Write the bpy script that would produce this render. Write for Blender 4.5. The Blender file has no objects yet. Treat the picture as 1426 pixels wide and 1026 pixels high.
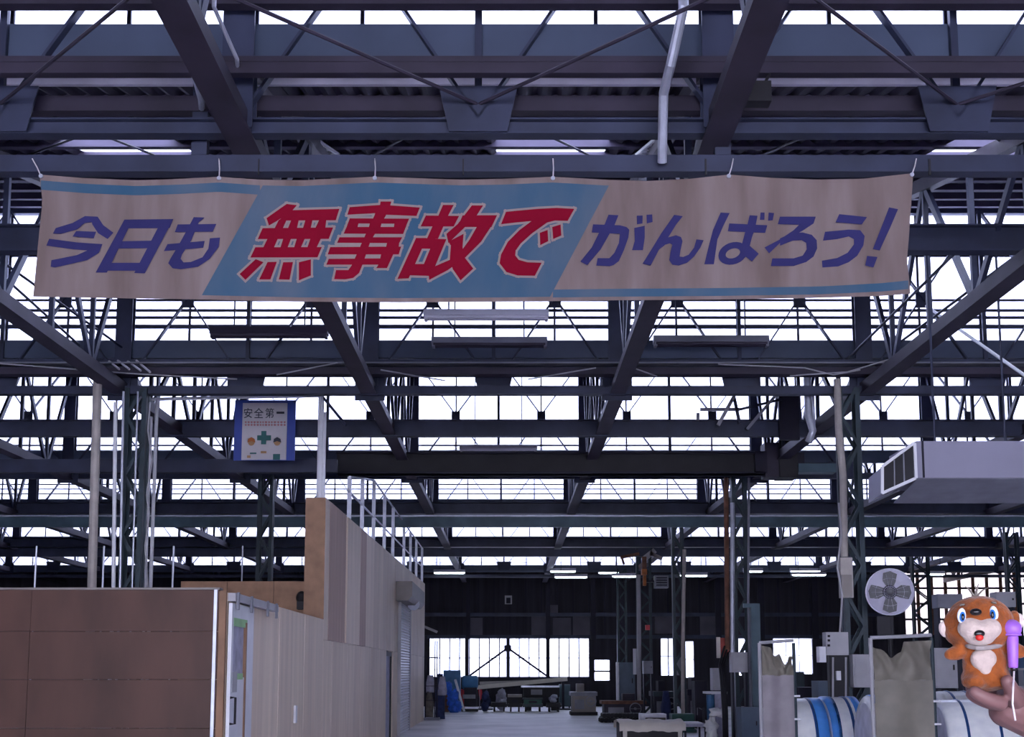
import bpy, bmesh, math, random
from mathutils import Vector, Matrix
from mathutils.geometry import tessellate_polygon
random.seed(7)
scene = bpy.context.scene
C = scene.collection

# ------------------------------------------------------------------ camera
W_PX, H_PX, F_PX = 1426, 1026, 1700.0
PITCH = math.radians(7.0)
EYE = 1.55
HORIZON, VPX = 935.0, 710.0
CY = HORIZON - F_PX * math.tan(PITCH)
cam_d = bpy.data.cameras.new('camera')
cam = bpy.data.objects.new('camera', cam_d); C.objects.link(cam)
cam.location = (0, 0, EYE); cam.rotation_euler = (math.pi/2 + PITCH, 0, 0)
cam_d.sensor_fit = 'HORIZONTAL'; cam_d.sensor_width = 36.0
cam_d.lens = F_PX / W_PX * 36.0
cam_d.shift_x = (W_PX/2 - VPX) / W_PX
cam_d.shift_y = (CY - H_PX/2) / W_PX
cam_d.clip_start = 0.05; cam_d.clip_end = 400
scene.camera = cam

# ------------------------------------------------------------------ sky, exposure
world = bpy.data.worlds.new('overcast_sky'); scene.world = world
world.use_nodes = True
bg = world.node_tree.nodes['Background']
bg.inputs['Color'].default_value = (0.79, 0.81, 1.0, 1)
bg.inputs['Strength'].default_value = 10.0
scene.view_settings.view_transform = 'Standard'
scene.view_settings.look = 'None'
scene.view_settings.gamma = 1.0
scene.view_settings.use_curve_mapping = False
scene.view_settings.exposure = 0.68
try:
    scene.cycles.max_bounces = 10; scene.cycles.diffuse_bounces = 6
    scene.cycles.transparent_max_bounces = 24
except Exception: pass

# ------------------------------------------------------------------ pixel helpers (a pixel gives a direction only)
_s, _c = math.sin(PITCH), math.cos(PITCH)
def ray(px, py):
    xc = (px - VPX) / F_PX; yc = -(py - CY) / F_PX
    return Vector((xc, _c - yc*_s, _s + yc*_c))
def P(px, py, Y):
    d = ray(px, py); t = Y / d.y
    return Vector((d.x*t, Y, EYE + d.z*t))
def on_x(px, py, X):
    d = ray(px, py); t = X / d.x
    return Vector((X, d.y*t, EYE + d.z*t))
def ground(px, py, z=0.0):
    d = ray(px, py); t = (z - EYE) / d.z
    return Vector((d.x*t, d.y*t, z))
def Zp(py, Y): return P(VPX, py, Y).z
def Xp(px, py, Y): return P(px, py, Y).x

# ------------------------------------------------------------------ materials
M = {}
def mat(name, col, rough=0.6, metal=0.0, var=0.15, scale=6.0, bump=0.0, col2=None, stretch=None, spec=0.4, coord='Object', sheen=0.0):
    m = bpy.data.materials.new(name); m.use_nodes = True
    nt = m.node_tree; N = nt.nodes; L = nt.links
    b = N['Principled BSDF']
    b.inputs['Roughness'].default_value = rough; b.inputs['Metallic'].default_value = metal
    b.inputs['Specular IOR Level'].default_value = spec
    if sheen:
        b.inputs['Sheen Weight'].default_value = sheen; b.inputs['Sheen Roughness'].default_value = 0.5
    c1 = tuple(max(0, x*(1-var)) for x in col); c2 = col2 or tuple(min(1, x*(1+var)) for x in col)
    tc = N.new('ShaderNodeTexCoord'); mp = N.new('ShaderNodeMapping')
    L.new(tc.outputs[coord], mp.inputs['Vector'])
    if stretch: mp.inputs['Scale'].default_value = stretch
    no = N.new('ShaderNodeTexNoise'); no.inputs['Scale'].default_value = scale; no.inputs['Detail'].default_value = 5
    L.new(mp.outputs['Vector'], no.inputs['Vector'])
    rp = N.new('ShaderNodeValToRGB')
    rp.color_ramp.elements[0].position = 0.3; rp.color_ramp.elements[1].position = 0.7
    rp.color_ramp.elements[0].color = (*c1, 1); rp.color_ramp.elements[1].color = (*c2, 1)
    L.new(no.outputs['Fac'], rp.inputs['Fac']); L.new(rp.outputs['Color'], b.inputs['Base Color'])
    if bump:
        bp = N.new('ShaderNodeBump'); bp.inputs['Strength'].default_value = bump; bp.inputs['Distance'].default_value = 0.02
        L.new(no.outputs['Fac'], bp.inputs['Height']); L.new(bp.outputs['Normal'], b.inputs['Normal'])
    M[name] = m
    return m
def emit(name, col, s):
    m = bpy.data.materials.new(name); m.use_nodes = True
    b = m.node_tree.nodes['Principled BSDF']
    b.inputs['Base Color'].default_value = (*col, 1)
    b.inputs['Emission Color'].default_value = (*col, 1); b.inputs['Emission Strength'].default_value = s
    M[name] = m
def glass(name, tint, clear=0.72):
    m = bpy.data.materials.new(name); m.use_nodes = True
    nt = m.node_tree; N = nt.nodes; L = nt.links; N.remove(N['Principled BSDF'])
    out = N['Material Output']
    tr = N.new('ShaderNodeBsdfTransparent'); tr.inputs['Color'].default_value = (*tint, 1)
    tl = N.new('ShaderNodeBsdfTranslucent'); gl = N.new('ShaderNodeBsdfGlossy'); gl.inputs['Roughness'].default_value = 0.1
    no = N.new('ShaderNodeTexNoise'); no.inputs['Scale'].default_value = 3
    rp = N.new('ShaderNodeValToRGB'); rp.color_ramp.elements[0].color = (0.7, 0.72, 0.78, 1); rp.color_ramp.elements[1].color = (0.9, 0.9, 0.95, 1)
    L.new(no.outputs['Fac'], rp.inputs['Fac']); L.new(rp.outputs['Color'], tl.inputs['Color'])
    a = N.new('ShaderNodeMixShader'); a.inputs[0].default_value = clear
    L.new(tl.outputs[0], a.inputs[1]); L.new(tr.outputs[0], a.inputs[2])
    b = N.new('ShaderNodeMixShader'); b.inputs[0].default_value = 0.04
    L.new(a.outputs[0], b.inputs[1]); L.new(gl.outputs[0], b.inputs[2]); L.new(b.outputs[0], out.inputs['Surface'])
    M[name] = m
def cloth(name, col, tl_f=0.35, var=0.1, scale=3.0, stretch=(1, 1, 1), col2=None):
    m = bpy.data.materials.new(name); m.use_nodes = True
    nt = m.node_tree; N = nt.nodes; L = nt.links; N.remove(N['Principled BSDF'])
    out = N['Material Output']
    df = N.new('ShaderNodeBsdfDiffuse'); tl = N.new('ShaderNodeBsdfTranslucent')
    tc = N.new('ShaderNodeTexCoord'); mp = N.new('ShaderNodeMapping'); mp.inputs['Scale'].default_value = stretch
    no = N.new('ShaderNodeTexNoise'); no.inputs['Scale'].default_value = scale; no.inputs['Detail'].default_value = 6
    rp = N.new('ShaderNodeValToRGB'); rp.color_ramp.elements[0].position = 0.3; rp.color_ramp.elements[1].position = 0.72
    c2 = col2 or tuple(min(1, x*(1+var)) for x in col)
    rp.color_ramp.elements[0].color = (*[x*(1-var) for x in col], 1); rp.color_ramp.elements[1].color = (*c2, 1)
    L.new(tc.outputs['Object'], mp.inputs['Vector']); L.new(mp.outputs['Vector'], no.inputs['Vector'])
    L.new(no.outputs['Fac'], rp.inputs['Fac'])
    L.new(rp.outputs['Color'], df.inputs['Color']); L.new(rp.outputs['Color'], tl.inputs['Color'])
    a = N.new('ShaderNodeMixShader'); a.inputs[0].default_value = tl_f
    L.new(df.outputs[0], a.inputs[1]); L.new(tl.outputs[0], a.inputs[2]); L.new(a.outputs[0], out.inputs['Surface'])
    M[name] = m

mat('steel', (0.032, 0.038, 0.076), 0.5, 0.0, 0.3, 2.0)
mat('steel_dark', (0.010, 0.008, 0.025), 0.6, 0.0, 0.3, 2.0)
mat('steel_brown', (0.033, 0.026, 0.047), 0.6, 0.0, 0.3, 2.0)
mat('steel_teal', (0.07, 0.12, 0.155), 0.5, 0.0, 0.25, 2.0)
mat('steel_green', (0.024, 0.042, 0.056), 0.5, 0.0, 0.3, 3.0)
mat('gutter', (0.060, 0.078, 0.130), 0.5, 0.0, 0.2, 1.0)
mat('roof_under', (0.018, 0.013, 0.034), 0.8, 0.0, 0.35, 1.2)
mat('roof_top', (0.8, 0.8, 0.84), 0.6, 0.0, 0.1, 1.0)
mat('purlin', (0.07, 0.06, 0.11), 0.6, 0.0, 0.2, 2.0)
mat('pale_lilac', (0.55, 0.52, 0.66), 0.6, 0.0, 0.25, 1.5)
mat('concrete', (0.82, 0.79, 0.84), 0.45, 0.0, 0.22, 0.6, 0.02)
mat('paint_line', (0.75, 0.74, 0.76), 0.6)
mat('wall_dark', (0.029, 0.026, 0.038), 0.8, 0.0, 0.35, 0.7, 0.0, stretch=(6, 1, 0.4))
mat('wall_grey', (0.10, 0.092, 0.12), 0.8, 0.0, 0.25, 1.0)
mat('ply_dark', (0.092, 0.040, 0.030), 0.55, 0.0, 0.28, 2.2, 0.03, stretch=(1, 1, 0.35))
mat('ply_pale', (0.82, 0.68, 0.55), 0.6, 0.0, 0.10, 3.0, 0.0, stretch=(1, 2, 0.12))
mat('ply_mid', (0.76, 0.62, 0.50), 0.6, 0.0, 0.10, 3.0, 0.0, stretch=(1, 2, 0.12))
mat('ply_pink', (0.50, 0.33, 0.26), 0.6, 0.0, 0.16, 3.0, 0.0, stretch=(1, 4, 0.12))
mat('ply_edge', (0.30, 0.165, 0.10), 0.6, 0.0, 0.2, 5.0)
mat('white_paint', (0.78, 0.78, 0.84), 0.4, 0.0, 0.06, 4.0)
mat('grey_paint', (0.40, 0.39, 0.43), 0.45, 0.0, 0.1, 4.0)
mat('grey_mid', (0.22, 0.22, 0.27), 0.5, 0.0, 0.15, 4.0)
mat('taupe', (0.26, 0.23, 0.22), 0.5, 0.0, 0.1, 4.0)
mat('black', (0.015, 0.014, 0.02), 0.6, 0.0, 0.2, 4.0)
mat('beige_pipe', (0.42, 0.38, 0.36), 0.6, 0.0, 0.15, 6.0)
mat('galv', (0.50, 0.52, 0.62), 0.35, 0.4, 0.12, 8.0)
mat('red_paint', (0.42, 0.06, 0.05), 0.5, 0.0, 0.2, 4.0)
mat('rust', (0.16, 0.07, 0.045), 0.7, 0.0, 0.4, 6.0)
mat('orange', (0.45, 0.13, 0.03), 0.6, 0.0, 0.3, 8.0)
mat('blue_tarp', (0.03, 0.13, 0.62), 0.4, 0.0, 0.4, 6.0, 0.4)
mat('blue_paint', (0.05, 0.17, 0.36), 0.5, 0.0, 0.2, 4.0)
mat('blue_sign', (0.05, 0.09, 0.42), 0.5, 0.0, 0.1, 3.0)
mat('navy_cloth', (0.03, 0.042, 0.12), 0.8, 0.0, 0.35, 8.0, 0.3)
mat('khaki_cloth', (0.16, 0.14, 0.12), 0.8, 0.0, 0.3, 8.0, 0.3)
mat('lilac_cloth', (0.45, 0.44, 0.56), 0.8, 0.0, 0.2, 8.0, 0.3)
mat('red_plastic', (0.62, 0.03, 0.05), 0.4, 0.0, 0.1, 4.0)
mat('cream_sheet', (0.72, 0.66, 0.60), 0.7, 0.0, 0.08, 4.0, 0.2)
mat('wrap', (0.92, 0.93, 0.98), 0.22, 0.0, 0.12, 5.0, 0.25)
mat('wrap_end', (0.72, 0.71, 0.80), 0.35, 0.0, 0.2, 6.0, 0.3)
mat('band_navy', (0.01, 0.06, 0.22), 0.4)
mat('band_blue', (0.08, 0.30, 0.80), 0.35)
mat('curtain_olive', (0.20, 0.18, 0.15), 0.55, 0.0, 0.25, 3.0, 0.1)
mat('curtain_lilac', (0.24, 0.21, 0.24), 0.5, 0.0, 0.25, 3.0, 0.1)
mat('fan_white', (0.70, 0.68, 0.82), 0.4, 0.0, 0.05, 4.0)
mat('fan_blade', (0.02, 0.02, 0.035), 0.4, 0.0, 0.1, 4.0)
mat('sign_white', (0.62, 0.58, 0.62), 0.5, 0.0, 0.04, 4.0)
mat('sign_green', (0.02, 0.13, 0.13), 0.5, 0.0, 0.05, 4.0)
mat('sign_black', (0.02, 0.025, 0.05), 0.5)
mat('sign_red', (0.45, 0.07, 0.09), 0.5)
mat('sign_tan', (0.45, 0.25, 0.12), 0.5)
mat('duct', (0.29, 0.28, 0.38), 0.5, 0.0, 0.06, 2.0)
mat('lamp_white', (0.70, 0.68, 0.80), 0.5, 0.0, 0.05, 2.0)
mat('green_tape', (0.35, 0.62, 0.30), 0.6)
mat('dark_green', (0.02, 0.10, 0.08), 0.5, 0.0, 0.2, 3.0)
mat('cabinet_blue', (0.10, 0.14, 0.20), 0.5, 0.0, 0.12, 3.0)
mat('fur_brown', (0.27, 0.064, 0.008), 0.9, 0.0, 0.3, 90.0, 0.35, sheen=0.2)
mat('fur_cream', (0.52, 0.41, 0.365), 0.95, 0.0, 0.10, 90.0, 0.3, sheen=0.25)
mat('fur_tip', (0.80, 0.66, 0.60), 0.95, 0.0, 0.10, 90.0, 0.3, sheen=0.25)
mat('toy_black', (0.012, 0.01, 0.012), 0.25)
mat('toy_white', (0.85, 0.86, 0.9), 0.3, 0.0, 0.02)
mat('toy_blue', (0.02, 0.16, 0.55), 0.3)
mat('toy_red', (0.65, 0.02, 0.015), 0.5)
mat('toy_grey', (0.30, 0.26, 0.25), 0.7)
mat('toy_purple', (0.34, 0.13, 0.58), 0.4, 0.0, 0.06, 30.0)
mat('skin', (0.20, 0.098, 0.095), 0.5, 0.0, 0.10, 40.0)
mat('cord', (0.75, 0.70, 0.74), 0.6)
mat('skylight_frame', (0.2, 0.2, 0.26), 0.5)
emit('tube_lit', (0.80, 0.95, 1.0), 9.0)
glass('pane', (0.48, 0.50, 0.57), 0.75)
glass('pane_warm', (0.34, 0.30, 0.27), 0.75)
glass('skylight', (0.10, 0.14, 0.16), 0.55)
cloth('banner_cream', (0.27, 0.196, 0.178), 0.30, 0.20, 1.6, (3, 1, 0.5), (0.34, 0.265, 0.26))
cloth('banner_blue', (0.052, 0.148, 0.26), 0.30, 0.05, 1.1, (1.6, 1, 0.6), (0.145, 0.19, 0.26))
cloth('banner_navy', (0.045, 0.042, 0.145), 0.15, 0.1, 3.0)
cloth('banner_red', (0.26, 0.008, 0.028), 0.15, 0.08, 3.0)
cloth('banner_edge', (0.41, 0.33, 0.32), 0.30, 0.06, 3.0)

# ------------------------------------------------------------------ mesh builder
ORIGIN = {}
class MB:
    def __init__(s): s.v = []; s.f = []
    def add(s, vs, fs):
        o = len(s.v); s.v += [Vector(v) for v in vs]; s.f += [tuple(i+o for i in f) for f in fs]; return s
    def box(s, a, b):
        x0, x1 = sorted((a[0], b[0])); y0, y1 = sorted((a[1], b[1])); z0, z1 = sorted((a[2], b[2]))
        return s.add([(x0,y0,z0),(x1,y0,z0),(x1,y1,z0),(x0,y1,z0),(x0,y0,z1),(x1,y0,z1),(x1,y1,z1),(x0,y1,z1)],
                     [(0,3,2,1),(4,5,6,7),(0,1,5,4),(1,2,6,5),(2,3,7,6),(3,0,4,7)])
    def frame(s, p, q, up):
        d = (Vector(q)-Vector(p)).normalized(); u = Vector(up)
        if abs(d.dot(u)) > 0.98: u = Vector((0,1,0)) if abs(d.y) < 0.9 else Vector((1,0,0))
        a = d.cross(u).normalized(); b = a.cross(d).normalized(); return a, b
    def bar(s, p, q, w, h=None, up=(0,0,1)):
        h = h or w; p = Vector(p); q = Vector(q); a, b = s.frame(p, q, up); a = a*w/2; b = b*h/2
        return s.add([p-a-b,p+a-b,p+a+b,p-a+b,q-a-b,q+a-b,q+a+b,q-a+b],
                     [(0,3,2,1),(4,5,6,7),(0,1,5,4),(1,2,6,5),(2,3,7,6),(3,0,4,7)])
    def ibeam(s, p, q, w, h, t=0.014, up=(0,0,1)):
        p = Vector(p); q = Vector(q); a, b = s.frame(p, q, up)
        s.bar(p+b*(h/2-t/2), q+b*(h/2-t/2), w, t, up); s.bar(p-b*(h/2-t/2), q-b*(h/2-t/2), w, t, up)
        return s.bar(p, q, t, h-2*t, up)
    def angle(s, p, q, w, t=0.01, up=(0,0,1)):
        p = Vector(p); q = Vector(q); a, b = s.frame(p, q, up)
        s.bar(p+b*(w/2), q+b*(w/2), w, t, up)
        return s.bar(p-a*(w/2)+b*0, q-a*(w/2)+b*0, t, w, up)
    def tube(s, pts, r, n=8, cap=True):
        pts = [Vector(p) for p in pts]; rs = r if isinstance(r, (list, tuple)) else [r]*len(pts)
        o = len(s.v); m = len(pts)
        ref = None
        for i, p in enumerate(pts):
            d = (pts[min(i+1, m-1)] - pts[max(i-1, 0)]).normalized()
            if ref is None: ref = Vector((0,0,1)) if abs(d.z) < 0.9 else Vector((1,0,0))
            a = d.cross(ref).normalized(); b = a.cross(d).normalized(); ref = b
            for k in range(n):
                t = 2*math.pi*k/n; s.v.append(p + (a*math.cos(t)+b*math.sin(t))*rs[i])
        for i in range(m-1):
            for k in range(n):
                k2 = (k+1) % n; s.f.append((o+i*n+k, o+i*n+k2, o+(i+1)*n+k2, o+(i+1)*n+k))
        if cap:
            s.f.append(tuple(o+k for k in range(n))[::-1]); s.f.append(tuple(o+(m-1)*n+k for k in range(n)))
        return s
    def lathe(s, c, axis, prof, n=20):
        c = Vector(c); ax = Vector(axis).normalized()
        u = Vector((0,0,1)) if abs(ax.z) < 0.9 else Vector((1,0,0)); a = ax.cross(u).normalized(); b = a.cross(ax)
        o = len(s.v)
        for t, r in prof:
            for k in range(n):
                th = 2*math.pi*k/n; s.v.append(c + ax*t + (a*math.cos(th)+b*math.sin(th))*r)
        for i in range(len(prof)-1):
            for k in range(n):
                k2 = (k+1) % n; s.f.append((o+i*n+k, o+i*n+k2, o+(i+1)*n+k2, o+(i+1)*n+k))
        s.f.append(tuple(o+k for k in range(n))[::-1]); s.f.append(tuple(o+(len(prof)-1)*n+k for k in range(n)))
        return s
    def ball(s, c, r, n=12, m=8):
        c = Vector(c); r = Vector(r) if hasattr(r, '__len__') else Vector((r, r, r)); o = len(s.v)
        s.v.append(c+Vector((0,0,r.z)))
        for i in range(1, m):
            for k in range(n):
                t = math.pi*i/m; p = 2*math.pi*k/n
                s.v.append(c+Vector((r.x*math.sin(t)*math.cos(p), r.y*math.sin(t)*math.sin(p), r.z*math.cos(t))))
        s.v.append(c-Vector((0,0,r.z)))
        for k in range(n): s.f.append((o, o+1+k, o+1+(k+1)%n))
        for i in range(m-2):
            for k in range(n):
                k2 = (k+1)%n; s.f.append((o+1+i*n+k, o+1+(i+1)*n+k, o+1+(i+1)*n+k2, o+1+i*n+k2))
        e = len(s.v)-1; q = o+1+(m-2)*n
        for k in range(n): s.f.append((e, q+(k+1)%n, q+k))
        return s
    def prism(s, poly, dvec):
        n = len(poly); poly = [Vector(p) for p in poly]; d = Vector(dvec)
        return s.add(poly+[p+d for p in poly], [tuple(range(n))[::-1], tuple(range(n, 2*n))]+[(i,(i+1)%n,(i+1)%n+n,i+n) for i in range(n)])
    def px(s, x0, y0, x1, y1, Y, dep):
        a = P(x0, y1, Y); b = P(x1, y0, Y); return s.box((a.x, Y, a.z), (b.x, Y+dep, b.z))
    def mesh(s, name, org):
        me = bpy.data.meshes.new(name); me.from_pydata([tuple(v-org) for v in s.v], [], s.f); me.update(); return me
    def build(s, name, m, parent=None, smooth=False):
        if parent is None:
            xs = [v.x for v in s.v]; ys = [v.y for v in s.v]; zs = [v.z for v in s.v]
            org = Vector(((min(xs)+max(xs))/2, (min(ys)+max(ys))/2, min(zs)))
        else: org = ORIGIN[parent]
        me = s.mesh(name, org); me.materials.append(M[m])
        if smooth:
            for p in me.polygons: p.use_smooth = True
        o = bpy.data.objects.new(name, me); C.objects.link(o)
        if parent is None: o.location = org
        else: o.parent = parent
        ORIGIN[o] = org
        return o
def tag(o, label, cat, group=None):
    o['label'] = label; o['category'] = cat
    if group: o['group'] = group
    return o
def thing(name, label, cat, loc, group=None):
    o = bpy.data.objects.new(name, None); C.objects.link(o); o.location = Vector(loc); o.empty_display_size = 0.1
    ORIGIN[o] = Vector(loc); return tag(o, label, cat, group)
def struct(o): o['kind'] = 'structure'; return o
def sroot(name, loc=(0,0,0)):
    o = bpy.data.objects.new(name, None); C.objects.link(o); o.location = Vector(loc); ORIGIN[o] = Vector(loc); return struct(o)
def clone(o, delta, parent):          # a further piece sharing mesh data, shifted inside the same parent
    c = o.copy(); C.objects.link(c); c.parent = parent; c.location = o.location + Vector(delta); return c
def copy_thing(root, delta, label=None, group=None):
    r = root.copy(); C.objects.link(r); r.location = root.location + Vector(delta)
    if label: r['label'] = label
    if group: r['group'] = group
    for ch in list(root.children):
        c = ch.copy(); C.objects.link(c); c.parent = r
        for g in list(ch.children):
            d = g.copy(); C.objects.link(d); d.parent = c
    return r

# ================================================================== THE HALL
PLANES = [-7.4, 0.7, 8.9, 17.7, 25.6, 33.0, 41.0, 49.3]          # sawtooth glazing planes
SILLPX = {8.9: 35, 17.7: 474, 25.6: 627, 33.0: 695, 41.0: 747, 49.3: 787}
SILL = [6.3, 6.3] + [Zp(SILLPX[y], y) for y in PLANES[2:]]
CHORD = EYE + 4.12                                                # bottom chord level
RIDGE_UP = 2.15
WALL_Y = 55.5
XL, XR = -25.0, 25.0
X0 = Xp(517, 474, 17.7); S = Xp(858, 474, 17.7) - X0              # truss lines
KS = range(-6, 8)
XK = {k: X0 + S*k for k in KS}

# floor
fl = MB().box((XL, -13, -0.15), (XR, WALL_Y+0.3, 0)).build('floor', 'concrete'); struct(fl)

# roof slopes: corrugated sheet from the valley of one plane to the ridge of the next
SKY_Y = [11.9, 14.0]
SKY_X = [(P(150, 195, 12.6).x, 0.62), (P(770, 195, 12.6).x, 0.62), (P(1410, 195, 12.6).x, 0.6)]
def roof(i):
    ya, yb = PLANES[i], (PLANES[i+1] if i+1 < len(PLANES) else WALL_Y+0.2)
    za = SILL[i] - 0.02; zb = (SILL[i+1] if i+1 < len(PLANES) else SILL[i]) + RIDGE_UP
    name = 'ceiling' 
    pitch = 0.18 if 2 <= i <= 3 else 3.0; n = int((XR-XL)/pitch*4)
    rowy = [ya+0.13]+(SKY_Y if i == 2 else [])+[yb+0.14]; m = n+1; vs = []; fs = []
    for yy in rowy:
        for k in range(n+1):
            x = XL + (XR-XL)*k/n; w = (0.03 if 2 <= i <= 3 else 0.0)*math.sin(2*math.pi*k/4.0 + 0.4)
            vs.append((x, yy, za-0.10+(zb+0.14-za)*(yy-rowy[0])/(rowy[-1]-rowy[0])+w))
    nv = len(vs); vs += [(x, y_, z_+0.05) for x, y_, z_ in vs]; top = []
    for r in range(len(rowy)-1):
        for k in range(n):
            xm = XL+(XR-XL)*(k+0.5)/n
            if i == 2 and r == 1 and any(abs(xm-c_) < w_ for c_, w_ in SKY_X): continue
            a_ = r*m+k; fs.append((a_, a_+m, a_+m+1, a_+1)); top.append((nv+a_, nv+a_+1, nv+a_+m+1, nv+a_+m))
    me = bpy.data.meshes.new(name); nf = len(fs); fs += top
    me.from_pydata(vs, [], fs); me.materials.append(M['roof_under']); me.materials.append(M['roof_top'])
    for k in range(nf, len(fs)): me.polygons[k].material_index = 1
    o = bpy.data.objects.new(name, me); C.objects.link(o); ORIGIN[o] = Vector((0,0,0)); struct(o)
    first = None
    cnt = 12
    for j in range(cnt):
        t = (j+0.5)/cnt; y = ya+(yb-ya)*t; z = za+(zb-za)*t - 0.095
        if first is None:
            first = MB().box((XL+0.1, y-0.03, z-0.05), (XR-0.1, y+0.03, z+0.05)).build('purlin', 'purlin', o); y1, z1 = y, z
        else: clone(first, (0, y-y1, z-z1), o)
        if i == 2 and 4 <= j <= 9:
            MB().box((XL+0.1, y-0.048, z-0.05), (XR-0.1, y-0.03, z-0.028)).build('purlin_lip', 'purlin', o)
    return o, (ya, yb, za, zb)
ROOF = {}
for i in range(len(PLANES)): ROOF[i] = roof(i)
def roof_z(Y):
    for i, (o, (ya, yb, za, zb)) in ROOF.items():
        if ya <= Y < yb: return za-0.06+(zb-za)*(Y-ya)/(yb-ya)
    return 8.0
def on_roof(px, py, drop=0.0):
    o, (ya, yb, za, zb) = ROOF[2]; sl = (zb-za)/(yb-ya); d = ray(px, py)
    t = (za-0.06-drop-sl*ya-EYE)/(d.z-sl*d.y); return Vector((d.x*t, d.y*t, EYE+d.z*t))
# translucent roof sheets that let daylight through in the bay behind the banner beam
ro, (ya, yb, za, zb) = ROOF[2]
for xc, w in SKY_X:
    f = lambda y: za-0.08+(zb+0.14-za)*(y-ya-0.13)/(yb-ya); y0, y1 = SKY_Y
    MB().add([(xc-w-0.1, y0, f(y0)), (xc+w+0.1, y0, f(y0)), (xc+w+0.1, y1, f(y1)), (xc-w-0.1, y1, f(y1))], [(0,1,2,3)]).build('skylight_sheet', 'skylight', ro)

# glazing
def vis_half(Y): return (Y*1.02+1) * 730/F_PX
def glazing(i):
    Y = PLANES[i]; zs = SILL[i]; zr = zs + RIDGE_UP - 0.05
    w = sroot('window_%d' % (i+1) + ('_offscreen' if Y < 5 else ''), (0, Y+0.10, zs))
    cols = []
    x = X0 - 7*S; unit = S/4
    vh = vis_half(Y) if Y > 5 else -1
    while x < XR:
        step = unit if (abs(x+unit/2) < vh+1.0) else S
        if step == S and x < -vh-1.0 and x+S > -vh-1.0 and vh > 0: step = unit
        a, b = max(x, XL+0.05), min(x+step, XR-0.05)
        if b > a+0.05: cols.append((a, b, step))
        x += step
    rows = [(zs, zs+RIDGE_UP*0.30), (zs+RIDGE_UP*0.30, zs+RIDGE_UP*0.62), (zs+RIDGE_UP*0.62, zr)] if Y > 5 else [(zs, zr)]
    cache = {}
    for (a, b, st) in cols:
        for r, (z0, z1) in enumerate(rows):
            key = (round(b-a, 3), r)
            if key in cache:
                o0, a0 = cache[key]; clone(o0, (a-a0, 0, 0), w)
            else:
                o0 = MB().box((a+0.012, Y+0.09, z0+0.012), (b-0.012, Y+0.096, z1-0.012)).build('pane', 'pane', w); cache[key] = (o0, a)
    f = None
    for (a, b, st) in cols:
        if f is None: f = MB().box((a-0.015, Y+0.075, zs), (a+0.015, Y+0.115, zr)).build('mullion', 'steel_dark', w); fa = a
        else: clone(f, (a-fa, 0, 0), w)
    for z0, z1 in rows:
        MB().box((XL+0.05, Y+0.075, z0-0.015), (XR-0.05, Y+0.115, z0+0.015)).build('transom', 'steel_dark', w)
    for dz, th in {3: [(0.23, 0.06), (0.37, 0.04), (0.48, 0.04)], 4: [(0.12, 0.03)], 5: [(0.16, 0.03), (0.29, 0.03), (0.42, 0.035)]}.get(i, []):
        MB().box((XL+0.05, Y+0.055, zs+dz-th/2), (XR-0.05, Y+0.085, zs+dz+th/2)).build('glazing_bar', 'steel', w)
for i in range(len(PLANES)): glazing(i)

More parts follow.
